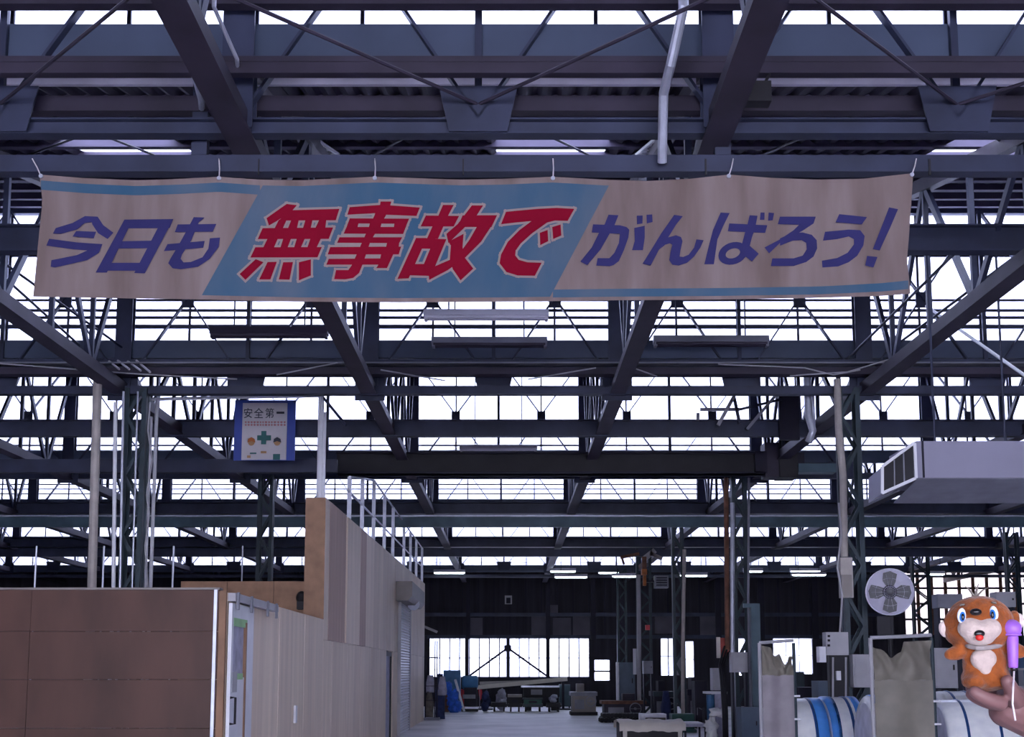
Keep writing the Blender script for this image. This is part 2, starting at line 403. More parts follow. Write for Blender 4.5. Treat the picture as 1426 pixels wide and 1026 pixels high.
# lattice girders standing in each glazing plane
def girder(i):
    Y = PLANES[i]; zs = SILL[i]; zr = zs + RIDGE_UP - 0.14
    lab = {2: 'slate steel lattice girder crossing the hall directly above the slogan banner', 3: 'slate lattice girder with a blue-grey gutter board under the unlit strip lamps', 4: 'slate lattice girder crossing the hall behind the black crane girder', 5: 'slate lattice girder crossing the hall behind the grey-green runway girder', 6: 'slate lattice girder crossing the hall behind the orange jib hoist', 7: 'slate lattice girder in front of the far wall behind the lit lamps'}[i]
    g = thing('lattice_girder', lab, 'girder', (0, Y, CHORD), 'lattice girders crossing the hall')
    vh = max(vis_half(Y)+2.5, 7)
    ks = [k for k in KS if abs(XK[k]) < vh+S]
    xa, xb = max(XK[ks[0]], XL+0.1), min(XK[ks[-1]], XR-0.1)
    MB().ibeam((xa, Y, CHORD), (xb, Y, CHORD), 0.12, 0.125).build('bottom_chord', 'steel', g)
    MB().bar((xa, Y, zr), (xb, Y, zr), 0.10, 0.12).build('top_chord', 'steel', g)
    MB().box((xa, Y-0.02, zs-0.27), (xb, Y+0.06, zs-0.002)).build('gutter_fascia', 'gutter', g)
    post = mid = d1 = d2 = gp = xx = None
    for k in ks:
        x = XK[k]
        if post is None:
            post = MB().ibeam((x, Y-0.06, CHORD-0.05), (x, Y-0.06, zr+0.05), 0.24, 0.16, 0.02, up=(0,1,0)).build('post', 'steel', g); xp = x
            gp = None if i == 2 else MB().box((x-0.22, Y-0.09, CHORD-0.16), (x+0.22, Y-0.07, CHORD+0.22)).build('gusset_plate', 'steel', g)
        else: clone(post, (x-xp, 0, 0), g); gp and clone(gp, (x-xp, 0, 0), g)
        if k == ks[-1]: continue
        xm = x+S/2
        if mid is None:
            mid = MB().bar((xm, Y-0.05, CHORD), (xm, Y-0.05, zr), 0.055, 0.05).build('mid_post', 'steel', g)
            d1 = [MB().bar((xm, Y-0.05, CHORD+0.05), (x, Y-0.05, zr), 0.022, 0.08, up=(0,1,0)).build('diagonal', 'steel', g),
                  MB().bar((xm, Y-0.05, CHORD+0.05), (x+S, Y-0.05, zr), 0.022, 0.08, up=(0,1,0)).build('diagonal', 'steel', g),
                  MB().bar((x, Y-0.03, CHORD+0.05), (xm, Y-0.03, zr), 0.022, 0.08, up=(0,1,0)).build('diagonal', 'steel', g),
                  MB().bar((x+S, Y-0.03, CHORD+0.05), (xm, Y-0.03, zr), 0.022, 0.08, up=(0,1,0)).build('diagonal', 'steel', g)]
            zc = (CHORD+0.05+zr)/2
            d1.append(MB().box((x+S/4-0.09, Y-0.065, zc-0.16), (x+S/4+0.09, Y-0.045, zc+0.08)).build('gusset_plate', 'steel', g))
            d1.append(MB().box((x+3*S/4-0.09, Y-0.065, zc-0.16), (x+3*S/4+0.09, Y-0.045, zc+0.08)).build('gusset_plate', 'steel', g))
            d1.append(MB().prism([(xm-0.30, Y-0.09, CHORD+0.30), (xm-0.22, Y-0.09, CHORD-0.06), (xm+0.22, Y-0.09, CHORD-0.06), (xm+0.30, Y-0.09, CHORD+0.30)], (0, 0.018, 0)).build('gusset_plate', 'steel', g))
            x1 = x
        else:
            for o in [mid]+d1: clone(o, (x-x1, 0, 0), g)
    return g
for i in range(2, len(PLANES)): girder(i)

# lengthwise sawtooth trusses
def truss():
    x = XK[0]
    t = thing('roof_truss', 'slate steel truss running lengthwise under the sawtooth roof', 'truss', (x, 0, CHORD), 'lengthwise roof trusses')
    m = MB(); ya, yb = -7.4, WALL_Y-0.05
    m.bar((x-0.075, ya, CHORD), (x-0.075, yb, CHORD), 0.018, 0.17); m.bar((x+0.075, ya, CHORD), (x+0.075, yb, CHORD), 0.018, 0.17)
    m.bar((x, ya, CHORD-0.085), (x, yb, CHORD-0.085), 0.22, 0.016)
    m.build('bottom_chord', 'steel_brown', t)
    for i in range(len(PLANES)):
        a = PLANES[i]; b = PLANES[i+1] if i+1 < len(PLANES) else WALL_Y-0.1
        za = SILL[i]-0.26; zb = (SILL[i+1] if i+1 < len(PLANES) else SILL[i]) + RIDGE_UP-0.26
        MB().bar((x, a, za), (x, b, zb), 0.13, 0.16).build('rafter', 'steel_brown', t)
        zr = lambda y: za+(zb-za)*(y-a)/(b-a)
        n = 6
        for j in range(1, n):
            y = a+(b-a)*j/n
            MB().bar((x, y, CHORD), (x, y, zr(y)), 0.06, 0.06).build('strut', 'steel', t)
        for j in range(n):
            y0 = a+(b-a)*j/n; y1 = a+(b-a)*(j+1)/n
            MB().bar((x, y0, zr(y0)) if j % 2 == 0 else (x, y0, CHORD), (x, y1, CHORD) if j % 2 == 0 else (x, y1, zr(y1)), 0.05, 0.09).build('diagonal', 'steel', t)
    return t
T0 = truss()
for k in KS:
    if k != 0 and XL < XK[k] < XR: copy_thing(T0, (XK[k]-X0, 0, 0))

# walls
def wall_holes(name, m, axis, pos, th, a0, a1, z0, z1, holes):
    us = sorted(set([a0, a1] + [h[0] for h in holes] + [h[1] for h in holes]))
    zs = sorted(set([z0, z1] + [h[2] for h in holes] + [h[3] for h in holes]))
    mb = MB()
    for u0, u1 in zip(us, us[1:]):
        run = None
        for v0, v1 in zip(zs, zs[1:]):
            cu, cz = (u0+u1)/2, (v0+v1)/2
            inh = any(h[0] < cu < h[1] and h[2] < cz < h[3] for h in holes)
            if not inh: mb.box(*(((u0, pos, v0), (u1, pos+th, v1)) if axis == 'x' else ((pos, u0, v0), (pos+th, u1, v1))))
    o = mb.build(name, m); return struct(o)
def hole(x0, y0, x1, y1, Y): a = P(x0, y1, Y); b = P(x1, y0, Y); return (a.x, b.x, a.z, b.z)
FW = {'long': (598, 889, 820, 943), 'upper': (828, 919, 849, 933), 'lower': (828, 936, 849, 947), 'tall': (921, 887, 941, 940),
      'narrow': (953, 893, 966, 943), 'square': (1078, 887, 1131, 938), 'slit': (1028, 886, 1050, 940), 'grid': (1262, 797, 1432, 884)}
holes = [hole(*v, WALL_Y) for v in FW.values()]
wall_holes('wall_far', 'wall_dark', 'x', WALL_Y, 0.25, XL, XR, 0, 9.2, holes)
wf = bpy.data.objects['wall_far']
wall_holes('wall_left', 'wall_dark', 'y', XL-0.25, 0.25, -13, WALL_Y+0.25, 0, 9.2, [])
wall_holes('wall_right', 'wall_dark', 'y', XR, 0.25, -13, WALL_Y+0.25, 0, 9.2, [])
wall_holes('wall_back_offscreen', 'wall_grey', 'x', -13.25, 0.25, XL, XR, 0, 9.2, [(-9, 10, 0.0, 5.0)])   # open hall doorway behind the camera: the frontal daylight of the photograph
rb = MB().box((XL, -13.2, 6.2), (XR, -7.3, 6.3)).build('ceiling', 'roof_under'); struct(rb)
# pale lower band and rails on the far wall
for y0, y1, m in [(853, 858, 'steel'), (884, 889, 'steel')]:
    MB().px(560, y0, 1255, y1, WALL_Y-0.08, 0.08).build('wall_rail', m, wf)
for x0, y0, x1, y1 in [(655, 860, 672, 884), (740, 858, 762, 884), (770, 860, 795, 884), (798, 858, 822, 884), (912, 858, 940, 882), (975, 858, 1004, 884), (765, 842, 777, 856), (712, 0, 0, 0)]:
    if x1: MB().px(x0, y0, x1, y1, WALL_Y-0.05, 0.05).build('wall_panel', 'wall_grey', wf)
q = MB().px(703, 829, 713, 841, WALL_Y-0.06, 0.06).build('vent_cover', 'grey_paint', wf)
MB().px(705, 832, 711, 840, WALL_Y-0.075, 0.02).build('vent_opening', 'steel_dark', q)
for px in (652, 763, 826, 866, 1000, 1060, 1135, 1200):
    MB().px(px-3, 800, px+3, 890, WALL_Y-0.14, 0.14).build('wall_stud', 'steel_dark', wf)
n = 30
for j in range(n):
    px = 600+j*22
    if px > 1250: break
    MB().px(px-0.6, 806, px+0.6, 886, WALL_Y-0.02, 0.02).build('sheet_seam', 'steel_dark', wf)
# far windows
def far_window(idx, key, cols, rows, m='pane', bar=0.05):
    x0, x1, z0, z1 = hole(*FW[key], WALL_Y)
    w = sroot('window_%d' % idx, ((x0+x1)/2, WALL_Y+0.1, z0))
    for c in range(cols):
        for r in range(rows):
            a, b = x0+(x1-x0)*c/cols, x0+(x1-x0)*(c+1)/cols; p, q = z0+(z1-z0)*r/rows, z0+(z1-z0)*(r+1)/rows
            MB().box((a+0.005, WALL_Y+0.1, p+0.005), (b-0.005, WALL_Y+0.106, q-0.005)).build('pane', m, w)
    for c in range(1, cols): x = x0+(x1-x0)*c/cols; MB().box((x-bar/2, WALL_Y+0.05, z0), (x+bar/2, WALL_Y+0.14, z1)).build('mullion', 'steel_dark' if m == 'pane' else 'rust', w)
    for r in range(1, rows): z = z0+(z1-z0)*r/rows; MB().box((x0, WALL_Y+0.06, z-bar/3), (x1, WALL_Y+0.13, z+bar/3)).build('transom', 'steel_dark', w)
    return w
wl = far_window(11, 'long', 16, 2, bar=0.05)
for px, w in ((650, 4.5), (707, 3.2), (763, 4.0)):
    MB().px(px-w/1.6, 884, px+w/1.6, 946, WALL_Y-0.02, 0.12).build('window_post', 'steel_dark', wl)
a = P(707, 902, WALL_Y-0.1)
for px in (652, 763):
    MB().bar(a, P(px, 942, WALL_Y-0.1), 0.09, 0.09).build('diagonal_brace', 'steel_dark', wl)
MB().px(702, 898, 712, 907, WALL_Y-0.14, 0.06).build('gusset_plate', 'steel_dark', wl)
MB().px(598, 942, 822, 947, WALL_Y-0.1, 0.1).build('window_sill', 'steel_dark', wl)
far_window(12, 'upper', 1, 1); far_window(13, 'lower', 1, 1); far_window(14, 'tall', 2, 2); far_window(15, 'narrow', 1, 2)
far_window(16, 'square', 3, 2, bar=0.02); far_window(17, 'slit', 2, 2); far_window(18, 'grid', 9, 4, 'pane_warm', 0.14)

# ------------------------------------------------------------------ cross beams, pipes and rods under the roof
def cross(name, y0, y1, Y, m, label, cat='beam', ibeam=True, x0=-60, x1=1490, w=0.16, group=None):
    a = P(x0, (y0+y1)/2, Y); b = P(x1, (y0+y1)/2, Y); h = Zp(y0, Y)-Zp(y1, Y)
    t = thing(name, label, cat, ((a.x+b.x)/2, Y, a.z-h/2), group)
    if ibeam:
        mb = MB(); tt = 0.02
        mb.box((a.x, Y-w/2, a.z+h/2-tt), (b.x, Y+w/2, a.z+h/2)).build('top_flange', m, t)
        MB().box((a.x, Y-w/2, a.z-h/2), (b.x, Y+w/2, a.z-h/2+tt)).build('bottom_flange', m, t)
        MB().box((a.x, Y-0.012, a.z-h/2+tt), (b.x, Y+0.012, a.z+h/2-tt)).build('web', m, t)
    else:
        MB().box((a.x, Y-w/2, a.z-h/2), (b.x, Y+w/2, a.z+h/2)).build('body', m, t)
    return t
cross('steel_beam', -14, 10, 8.62, 'steel_brown', 'grey-violet beam crossing the roof glazing above the dark gutter board', ibeam=False, w=0.1)
cross('steel_beam', 137, 158, 9.05, 'steel_brown', 'brown-grey steel beam spanning the hall just above the banner beam', ibeam=False, w=0.1)
bb = cross('steel_beam', 220, 243, 8.95, 'steel', 'smooth slate steel beam from which the slogan banner hangs', ibeam=False, w=0.12)
for px in (360, 645, 983, 1295): MB().px(px-1, 221, px+1, 243, 8.88, 0.02).build('joint_strap', 'black', bb)
cross('angle_rail', 80, 88, 8.60, 'steel_brown', 'thin brown-grey angle rail under the dark gutter board', 'rail', ibeam=False, w=0.05)
cross('channel_beam', 90, 105, 8.55, 'steel_brown', 'grey-brown channel beam between the gutter board and the pale strip', ibeam=False, w=0.08)
cross('pale_strip', 106, 119, 9.45, 'pale_lilac', 'pale lilac strip behind the channel beam', 'board', ibeam=False, w=0.04)  # thin pale lilac strip running the width of the roof
cross('steel_beam', 315, 352, 12.6, 'steel', 'deep slate steel beam passing behind the slogan banner')
cross('steel_beam', 538, 549, 17.5, 'steel', 'thin slate beam under the strip of roof glazing below the banner', ibeam=False, w=0.1)
cross('steel_beam', 585, 608, 20.6, 'steel', 'deep slate steel beam behind the safety sign')
cross('steel_board', 501, 514, 17.45, 'steel', 'dark steel board close under the long gutter board', 'board', ibeam=False, w=0.06)
cross('cable_tray', 506, 508, 17.3, 'grey_mid', 'thin pale cable conduit under the long gutter board', 'conduit', ibeam=False, w=0.2)
cross('cable_tray', 514, 523, 17.3, 'steel_brown', 'flat brown-grey cable tray under the long gutter board', 'tray', ibeam=False, w=0.2)
cross('crane_runway', 700, 716, 31.8, 'steel', 'dark crane runway girder crossing above the plywood wall end', 'girder', w=0.4)
cross('crane_runway', 720, 734, 31.5, 'steel_teal', 'grey-green runway girder with a pale pipe running along it', 'girder', ibeam=False, w=0.15)
cross('pipe_run', 717, 719, 31.4, 'galv', 'pale thin pipe running along the grey-green runway girder', 'pipe', ibeam=False, w=0.06)
cross('crane_runway', 750, 762, 40.2, 'steel', 'dark runway girder in the distance above the lit ceiling lamps', 'girder', w=0.4)
cross('crane_runway', 765, 775, 40.0, 'steel', 'slate runway girder in the distance below the darker one', 'girder', ibeam=False, w=0.15)
cross('lamp_rail', 800, 804, 47.0, 'steel', 'thin slate rail carrying the lit ceiling lamps', 'rail', ibeam=False, w=0.1)
cross('steel_beam', 640, 658, 21.2, 'steel', 'slate beam passing right under the safety sign', ibeam=False, x0=-60, x1=470, w=0.12)

def rod(name, label, cat, pts, r, m, group=None, n=6):
    return tag(MB().tube(pts, r, n).build(name, m), label, cat, group)
def rodp(name, label, cat, a, b, r, m, group=None):
    return rod(name, label, cat, [P(*a), P(*b)], r, m, group)
GR = 'tie rods under the roof'
for k_, sg_ in ((0, -1), (0, 1), (1, -1), (1, 1), (2, -1)):
    rod('tie_rod', 'grey steel tie rod slanting from a truss chord to a girder gusset above the banner', 'rod', [Vector((XK[k_]+sg_*0.05, 6.9, CHORD+0.06)), Vector((XK[k_]+sg_*S/2, 8.83, CHORD+0.16))], 0.014, 'steel_brown', GR)
for a, b in [((40, 216), (190, 160)), ((70, 160), (215, 216)), ((520, 216), (620, 160)), ((715, 165), (820, 216)), ((1190, 160), (1060, 216)), ((1350, 170), (1432, 220))]:
    rod('tie_rod', 'thin dark tie rod slanting under the corrugated roof slope', 'rod', [on_roof(*a, 0.13), on_roof(*b, 0.13)], 0.014, 'steel_dark', 'thin rods under the roof slope')
for a, b in [((-10, 355, 14.6), (175, 487, 17.66)), ((-10, 372, 14), (110, 480, 17.66)), ((1235, 490, 17.66), (1430, 345, 12.66)), ((1180, 500, 17.66), (1330, 352, 12.66))]:
    rodp('tie_rod', 'slate tie rod slanting in front of the glazing beside the banner', 'rod', a, b, 0.018, 'steel', 'rods beside the banner')
rodp('tie_rod', 'bright white slanting rod beside the banner crossing the glazing', 'rod', (1290, 426, 17.0), (1440, 532, 13.4), 0.020, 'white_paint')
for pts in [[(0, 506), (180, 520), (330, 528)], [(385, 522), (470, 505)], [(530, 515), (620, 530)], [(830, 512), (735, 528)], [(870, 508), (915, 524)],
            [(1000, 507), (1120, 512), (1160, 522), (1198, 515)], [(1100, 523), (1180, 518), (1240, 500)]]:
    rod('hanging_cable', 'thin pale cable sagging under the long gutter board', 'cable', [P(*p, 17.19) for p in pts], 0.011, 'grey_paint', 'cables under the gutter board', 5)
for a, b in [((152, 503), (166, 514)), ((164, 502), (180, 514)), ((178, 503), (196, 516)), ((190, 502), (209, 518))]:
    rodp('short_rod', 'short pale rod sticking out under the gutter board above the lattice column', 'rod', (*a, 17.4), (*b, 16.9), 0.016, 'grey_paint', 'short pale rods over the column')
# pale perforated struts, round pipes near the banner beam
def perforated(label, a, b, w):
    t = thing('perforated_strut', label, 'strut', on_roof(*b[:2], 0.14))
    a = on_roof(*a[:2], 0.14); b = on_roof(*b[:2], 0.14); d = (b-a)
    for s_ in (-1, 1):
        off = Vector((s_*w/2, 0, 0)); MB().bar(a+off, b+off, w*0.28, 0.03).build('side_bar', 'white_paint', t)
    for j in range(8):
        p = a+d*((j+0.5)/8); MB().bar(p-Vector((w/2, 0, 0)), p+Vector((w/2, 0, 0)), 0.05, 0.025).build('rung', 'white_paint', t)
perforated('pale perforated steel strut slanting down to the banner beam beside a brown truss', (392, 166, 9.6), (466, 216, 11.0), 0.10)
perforated('pale perforated steel strut slanting down beside the white round pipe', (955, 164, 9.6), (892, 216, 11.0), 0.10)
rod('round_pipe', 'pale round pipe hanging from the roof down to the brown-grey beam', 'pipe', [Vector((P(952, 10, 8.0).x, 8.0, roof_z(8.0))), P(952, 10, 8.0), P(934, 90, 8.2), P(924, 130, 8.5), P(922, 226, 8.82)], 0.036, 'galv', None, 10)
rod('round_pipe', 'thin bright pipe slanting down beside the brown truss chord', 'pipe', [P(236, 8, 8.0), P(272, 108, 8.4), P(280, 138, 8.7), P(281, 150, 9.0)], 0.026, 'galv', None, 8)
rod('round_pipe', 'thin pale pipe behind the brown truss chord above the banner', 'pipe', [Vector((P(298, 10, 8.0).x, 8.0, roof_z(8.0))), P(298, 10, 8.0), P(330, 82, 8.4), P(331, 96, 8.56)], 0.016, 'galv', None, 8)
for px in (1000, 287):
    c_ = P(px, 232, 9.25); tag(MB().box((c_.x-0.06, 9.02, c_.z), (c_.x+0.06, 9.10, roof_z(9.1)-0.1)).build('hanger_post', 'steel'), 'slate hanger post dropping to the banner beam', 'post', 'hanger posts at the banner beam')
bx = thing('junction_box', 'black junction box hanging under the pale strip', 'box', P(1056, 140, 8.5))
MB().px(1041, 112, 1074, 140, 8.46, 0.12).build('body', 'black', bx); MB().tube([P(1066, 114, 8.52), P(1074, 98, 8.54)], 0.012).build('conduit', 'black', bx); MB().px(1029, 116, 1042, 136, 8.48, 0.08).build('side_cover', 'black', bx)

# ================================================================== BANNER
BY = 8.72
TOPK = [(55,243),(120,248),(190,251),(250,249),(305,246),(360,250),(420,251),(522,246),(580,248),(640,250),(700,249),(770,246),(840,250),(900,252),(960,249),(1015,243),(1080,248),(1140,250),(1200,249),(1272,241)]
BOTK = [(46,413),(150,415),(285,417),(420,420),(560,421),(700,420),(860,418),(1000,417),(1130,415),(1230,412),(1268,409)]
def lerpk(K, x):
    if x <= K[0][0]: return K[0][1]
    for (a, b), (c, d) in zip(K, K[1:]):
        if x <= c: t = (x-a)/(c-a); return b+(d-b)*t
    return K[-1][1]
def bdisp(px, py):
    v = (py-245)/170.0
    return (0.022*math.sin(px/57.0)+0.014*math.sin(px/23.0+1.3)*(1-v)+0.012*math.sin(px/91.0+v*2.0)+0.02*v*math.sin(px/140.0+0.6))
def bpt(px, py, off=0.0): return P(px, py, BY + bdisp(px, py) - off)
ban = thing('slogan_banner', 'long cream and blue cloth banner with red and navy Japanese slogan', 'banner', P(660, 418, BY))
mb = MB(); NX, NY = 160, 16
LE = [(243,55),(280,59),(340,53),(413,46)]; RE = [(241,1272),(330,1266),(365,1263),(410,1268)]
for i in range(NX+1):
    for j in range(NY+1):
        v = j/NY; yy = 243+v*170; u = i/NX
        x = lerpk(LE, yy)*(1-u)+lerpk(RE, yy)*u
        y = lerpk(TOPK, x)*(1-v)+lerpk(BOTK, x)*v
        mb.v.append(bpt(x, y))
for i in range(NX):
    for j in range(NY):
        a = i*(NY+1)+j; mb.f.append((a, a+1, a+NY+2, a+NY+1))
mb.build('cloth', 'banner_cream', ban, True)
def print_poly(name, polys, off, m, parent, cuts=9.0):
    bm = bmesh.new()
    for poly in polys:
        tri = tessellate_polygon([[Vector((x, y, 0)) for x, y in poly]])
        vs = [bm.verts.new((x, y, 0)) for x, y in poly]
        for t in tri:
            try: bm.faces.new([vs[i] for i in t])
            except ValueError: pass
    for _ in range(5):
        es = [e for e in bm.edges if e.calc_length() > cuts]
        if not es: break
        bmesh.ops.subdivide_edges(bm, edges=es, cuts=1); bmesh.ops.triangulate(bm, faces=bm.faces[:])
    org = ORIGIN[parent]
    for v in bm.verts: v.co = bpt(v.co.x, v.co.y, off) - org
    me = bpy.data.meshes.new(name); bm.to_mesh(me); bm.free(); me.materials.append(M[m])
    o = bpy.data.objects.new(name, me); C.objects.link(o); o.parent = parent; ORIGIN[o] = org
    return o
def band(x0, x1, ft, fb, n=40):
    xs = [x0+(x1-x0)*i/n for i in range(n+1)]
    return [[(xs[i], ft(xs[i])), (xs[i+1], ft(xs[i+1])), (xs[i+1], fb(xs[i+1])), (xs[i], fb(xs[i]))] for i in range(n)]
top = lambda x: lerpk(TOPK, x)
print_poly('blue_stripe', band(57, 362, lambda x: top(x)+8, lambda x: top(x)+21), 0.004, 'banner_blue', ban)
bot = lambda x: lerpk(BOTK, x)
print_poly('blue_stripe', band(770, 1265, lambda x: bot(x)-16-3*max(0, (x-1150)/120), lambda x: bot(x)-5-2*max(0, (x-1150)/120)), 0.004, 'banner_blue', ban)
# slanted blue field
fld = []
nf = 60
for i in range(nf):
    def edge(u, v): # v 0 top 1 bottom
        xt = 366+(848-366)*u; xb = 281+(766-281)*u
        x = xt*(1-v)+xb*v; yt = top(xt)+8; yb = bot(xb)-6
        return (x, yt*(1-v)+yb*v)
    for j in range(6):
        fld.append([edge(i/nf, j/6), edge((i+1)/nf, j/6), edge((i+1)/nf, (j+1)/6), edge(i/nf, (j+1)/6)])
print_poly('blue_field', fld, 0.004, 'banner_blue', ban, 30)
def ring(cx, cy, ro, ri, rot, n=24):
    out = []
    for k in range(n):
        t0, t1 = 2*math.pi*k/n, 2*math.pi*(k+1)/n
        def e(r, t): x, y = r[0]*math.cos(t), r[1]*math.sin(t); return (cx+x*math.cos(rot)-y*math.sin(rot), cy+x*math.sin(rot)+y*math.cos(rot))
        out.append([e(ro, t0), e(ro, t1), e(ri, t1), e(ri, t0)])
    return out
def cols(ys, tops, bots): return [[(a, ys[0]), (b, ys[0]), (d, ys[1]), (c, ys[1])] for (a, b), (c, d) in zip(tops, bots)]
GLY = [
 ('navy', (40,230,4.917), [[(385,348),(472,352),(440,390),(385,395),(330,440),(220,470),(165,468),(185,430),(300,395)], [(425,350),(472,352),(510,410),(580,462),(540,505),(475,465),(435,405)], [(325,450),(462,455),(445,500),(300,488)], [(140,503),(330,528),(505,540),(480,590),(300,575),(120,550)], [(505,540),(480,600),(400,650),(180,700),(150,695),(155,650),(330,615),(420,575)]]),
 ('navy', (40,230,4.917), [[(655,372),(712,372),(535,735),(458,735)], [(655,372),(990,368),(965,430),(640,432)], [(915,370),(990,368),(795,740),(722,738)], [(640,520),(850,516),(830,568),(610,570)], [(560,668),(810,668),(790,722),(535,722)]]),
 ('navy', (40,230,4.917), [[(1130,355),(1205,358),(1165,390),(1110,520),(1050,610),(1040,640),(1060,665),(1110,662),(1190,630),(1230,570),(1240,500),(1310,495),(1300,560),(1240,640),(1160,695),(1040,712),(985,705),(955,670),(970,640),(1030,540),(1085,440)], [(1020,405),(1285,402),(1260,455),(1000,458)], [(950,540),(1205,518),(1195,565),(925,588)]]),
 ('red', (320,260,7.329), [[(580,175),(685,188),(640,240),(480,350),(400,395),(375,320)], [(600,240),(1119,225),(1082,342),(500,345)], [(335,422),(1055,415),(1010,532),(285,534)], [(260,617),(940,615),(895,720),(210,722)], [(265,738),(345,770),(160,950),(100,890)], [(385,768),(480,765),(415,945),(300,945)], [(545,770),(645,768),(610,948),(500,945)], [(705,770),(828,740),(828,905),(705,955)]] + cols((338,427), [(500,580),(628,705),(772,845),(912,985)], [(455,540),(592,685),(745,825),(870,975)]) + cols((530,622), [(385,490),(545,625),(683,765),(822,930)], [(340,450),(515,590),(655,725),(790,885)])),
 ('red', (440,260,7.329), [[(660,150),(770,150),(755,200),(650,200)], [(345,207),(660,185),(770,190),(1061,212),(1026,298),(715,285),(600,270),(320,285)], [(345,322),(951,325),(930,378),(325,374)], [(312,410),(918,410),(890,482),(282,478)], [(325,372),(435,372),(425,412),(312,412)], [(550,372),(670,372),(660,412),(540,412)], [(800,372),(930,375),(918,412),(795,412)], [(240,515),(880,515),(850,575),(215,572)], [(145,615),(870,610),(845,690),(120,690)], [(725,572),(850,572),(845,614),(715,614)], [(665,688),(790,688),(725,830),(615,830),(640,790)], [(130,735),(760,730),(735,795),(105,795)], [(625,195),(760,195),(710,300),(555,560),(475,795),(440,880),(380,930),(300,945),(185,942),(205,850),(330,850),(365,800),(415,690),(500,500),(560,372),(600,285)]]),
 ('red', (550,260,7.329), [[(490,185),(600,185),(540,300),(440,530),(325,530),(380,410),(440,300)], [(315,293),(655,297),(600,405),(262,405)], [(215,522),(325,522),(140,935),(25,940)], [(215,522),(525,535),(480,635),(180,630)], [(400,535),(525,535),(415,800),(290,800)], [(100,788),(420,788),(370,910),(60,900)], [(785,190),(900,190),(830,300),(545,575),(525,480),(640,380)], [(690,292),(1043,290),(985,412),(640,410)], [(840,400),(985,400),(880,560),(720,720),(540,850),(350,950),(345,905),(410,810),(560,745),(680,650),(760,540)], [(545,560),(700,480),(690,620),(710,720),(800,835),(670,955),(590,840),(560,740),(570,600)]]),
 ('red', (680,260,7.328), [[(180,255),(500,225),(700,215),(878,225),(810,348),(680,345),(600,365),(440,480),(330,580),(280,650),(275,700),(310,745),(400,770),(545,775),(475,908),(300,905),(185,870),(115,780),(130,690),(200,560),(320,440),(440,350),(280,365),(130,382)], [(525,470),(605,440),(612,555),(530,595)], [(652,410),(738,385),(745,498),(662,533)]]),
 ('navy', (800,270,7.922), [[(375,228),(485,235),(445,335),(370,470),(290,610),(140,785),(65,745),(190,590),(270,430),(335,330)], [(205,335),(500,345),(575,365),(605,395),(595,480),(545,620),(490,740),(430,785),(385,798),(240,790),(255,708),(385,708),(440,650),(490,540),(500,440),(190,425)], [(660,375),(775,350),(775,480),(755,620),(635,620),(665,520)], [(688,240),(752,238),(750,325),(690,335)], [(795,230),(858,225),(862,310),(798,325)]]),
 ('navy', (800,270,7.922), [[(1100,230),(1195,245),(1120,340),(1040,470),(930,620),(840,790),(750,770),(850,610),(960,430)], [(1030,480),(1120,455),(1175,475),(1192,520),(1170,620),(1160,690),(1200,695),(1260,670),(1320,590),(1345,500),(1425,510),(1390,590),(1320,690),(1240,760),(1150,790),(1080,780),(1045,730),(1060,640),(1080,560),(1050,545),(1000,560),(940,610)]]),
 ('navy', (960,270,7.922), [[(345,205),(445,210),(380,340),(310,500),(270,775),(165,775),(210,590),(260,400)], [(440,325),(860,345),(835,430),(425,410)], [(665,235),(752,240),(725,380),(690,480),(665,580),(575,570),(600,480),(640,340)], [(575,560),(665,570),(765,660),(690,745),(620,690)], [(785,205),(830,205),(828,285),(778,285)], [(875,205),(935,210),(920,290),(868,295)]] + ring(480, 655, (165, 120), (82, 52), -0.35)),
 ('navy', (960,270,7.922), [[(1000,250),(1395,250),(1370,325),(1250,405),(1000,540),(880,655),(830,590),(1000,500),(1150,400),(1210,340),(975,333)], [(1000,490),(1130,430),(1250,425),(1350,450),(1405,510),(1410,600),(1370,690),(1290,750),(1150,795),(900,795),(915,710),(1150,710),(1250,680),(1295,610),(1290,540),(1240,510),(1140,515),(1000,570)]]),
 ('navy', (1100,270,6.84), [[(470,192),(735,220),(685,290),(435,270)], [(335,360),(560,340),(670,345),(712,400),(700,490),(640,590),(560,650),(460,690),(310,700),(305,635),(450,610),(550,560),(610,480),(610,430),(560,405),(450,430),(315,445)]]),
 ('navy', (1100,270,6.84), [[(945,128),(1030,145),(960,310),(855,538),(790,525),(870,320)], [(735,590),(835,600),(795,700),(718,680)]]),
]
for kind, (ox, oy, sc), polys in GLY:
    pp = [[(ox+x/sc, oy+y/sc) for x, y in poly] for poly in polys]
    lt = print_poly('letter', pp, 0.012, 'banner_'+kind, ban)
    if kind == 'red':
        out = []
        for poly in pp:
            for (x0, y0), (x1, y1) in zip(poly, poly[1:]+poly[:1]):
                dx, dy = x1-x0, y1-y0; l = math.hypot(dx, dy) or 1; dx, dy = dx/l, dy/l; w = 3.0
                x0e, y0e, x1e, y1e = x0-dx*w, y0-dy*w, x1+dx*w, y1+dy*w
                out.append([(x0e-dy*w, y0e+dx*w), (x1e-dy*w, y1e+dx*w), (x1e+dy*w, y1e-dx*w), (x0e+dy*w, y0e-dx*w)])
        print_poly('letter_outline', out, 0.008, 'banner_edge', lt, 14)
for px, py in [(57,244),(305,247),(522,247),(770,247),(1015,244),(1270,242)]:
    a = bpt(px, py+1, 0.008); b = P(px+(-12 if px < 100 else (6 if px > 1000 else 0)), 221, 8.88)
    MB().tube([a, (a+b)/2+Vector((0.004, 0, 0)), b], 0.005, 5).build('hanging_cord', 'cord', ban)
    MB().lathe(a, (0, 1, 0), [(-0.006, 0.016), (0.006, 0.016)], 10).build('eyelet', 'galv', ban)

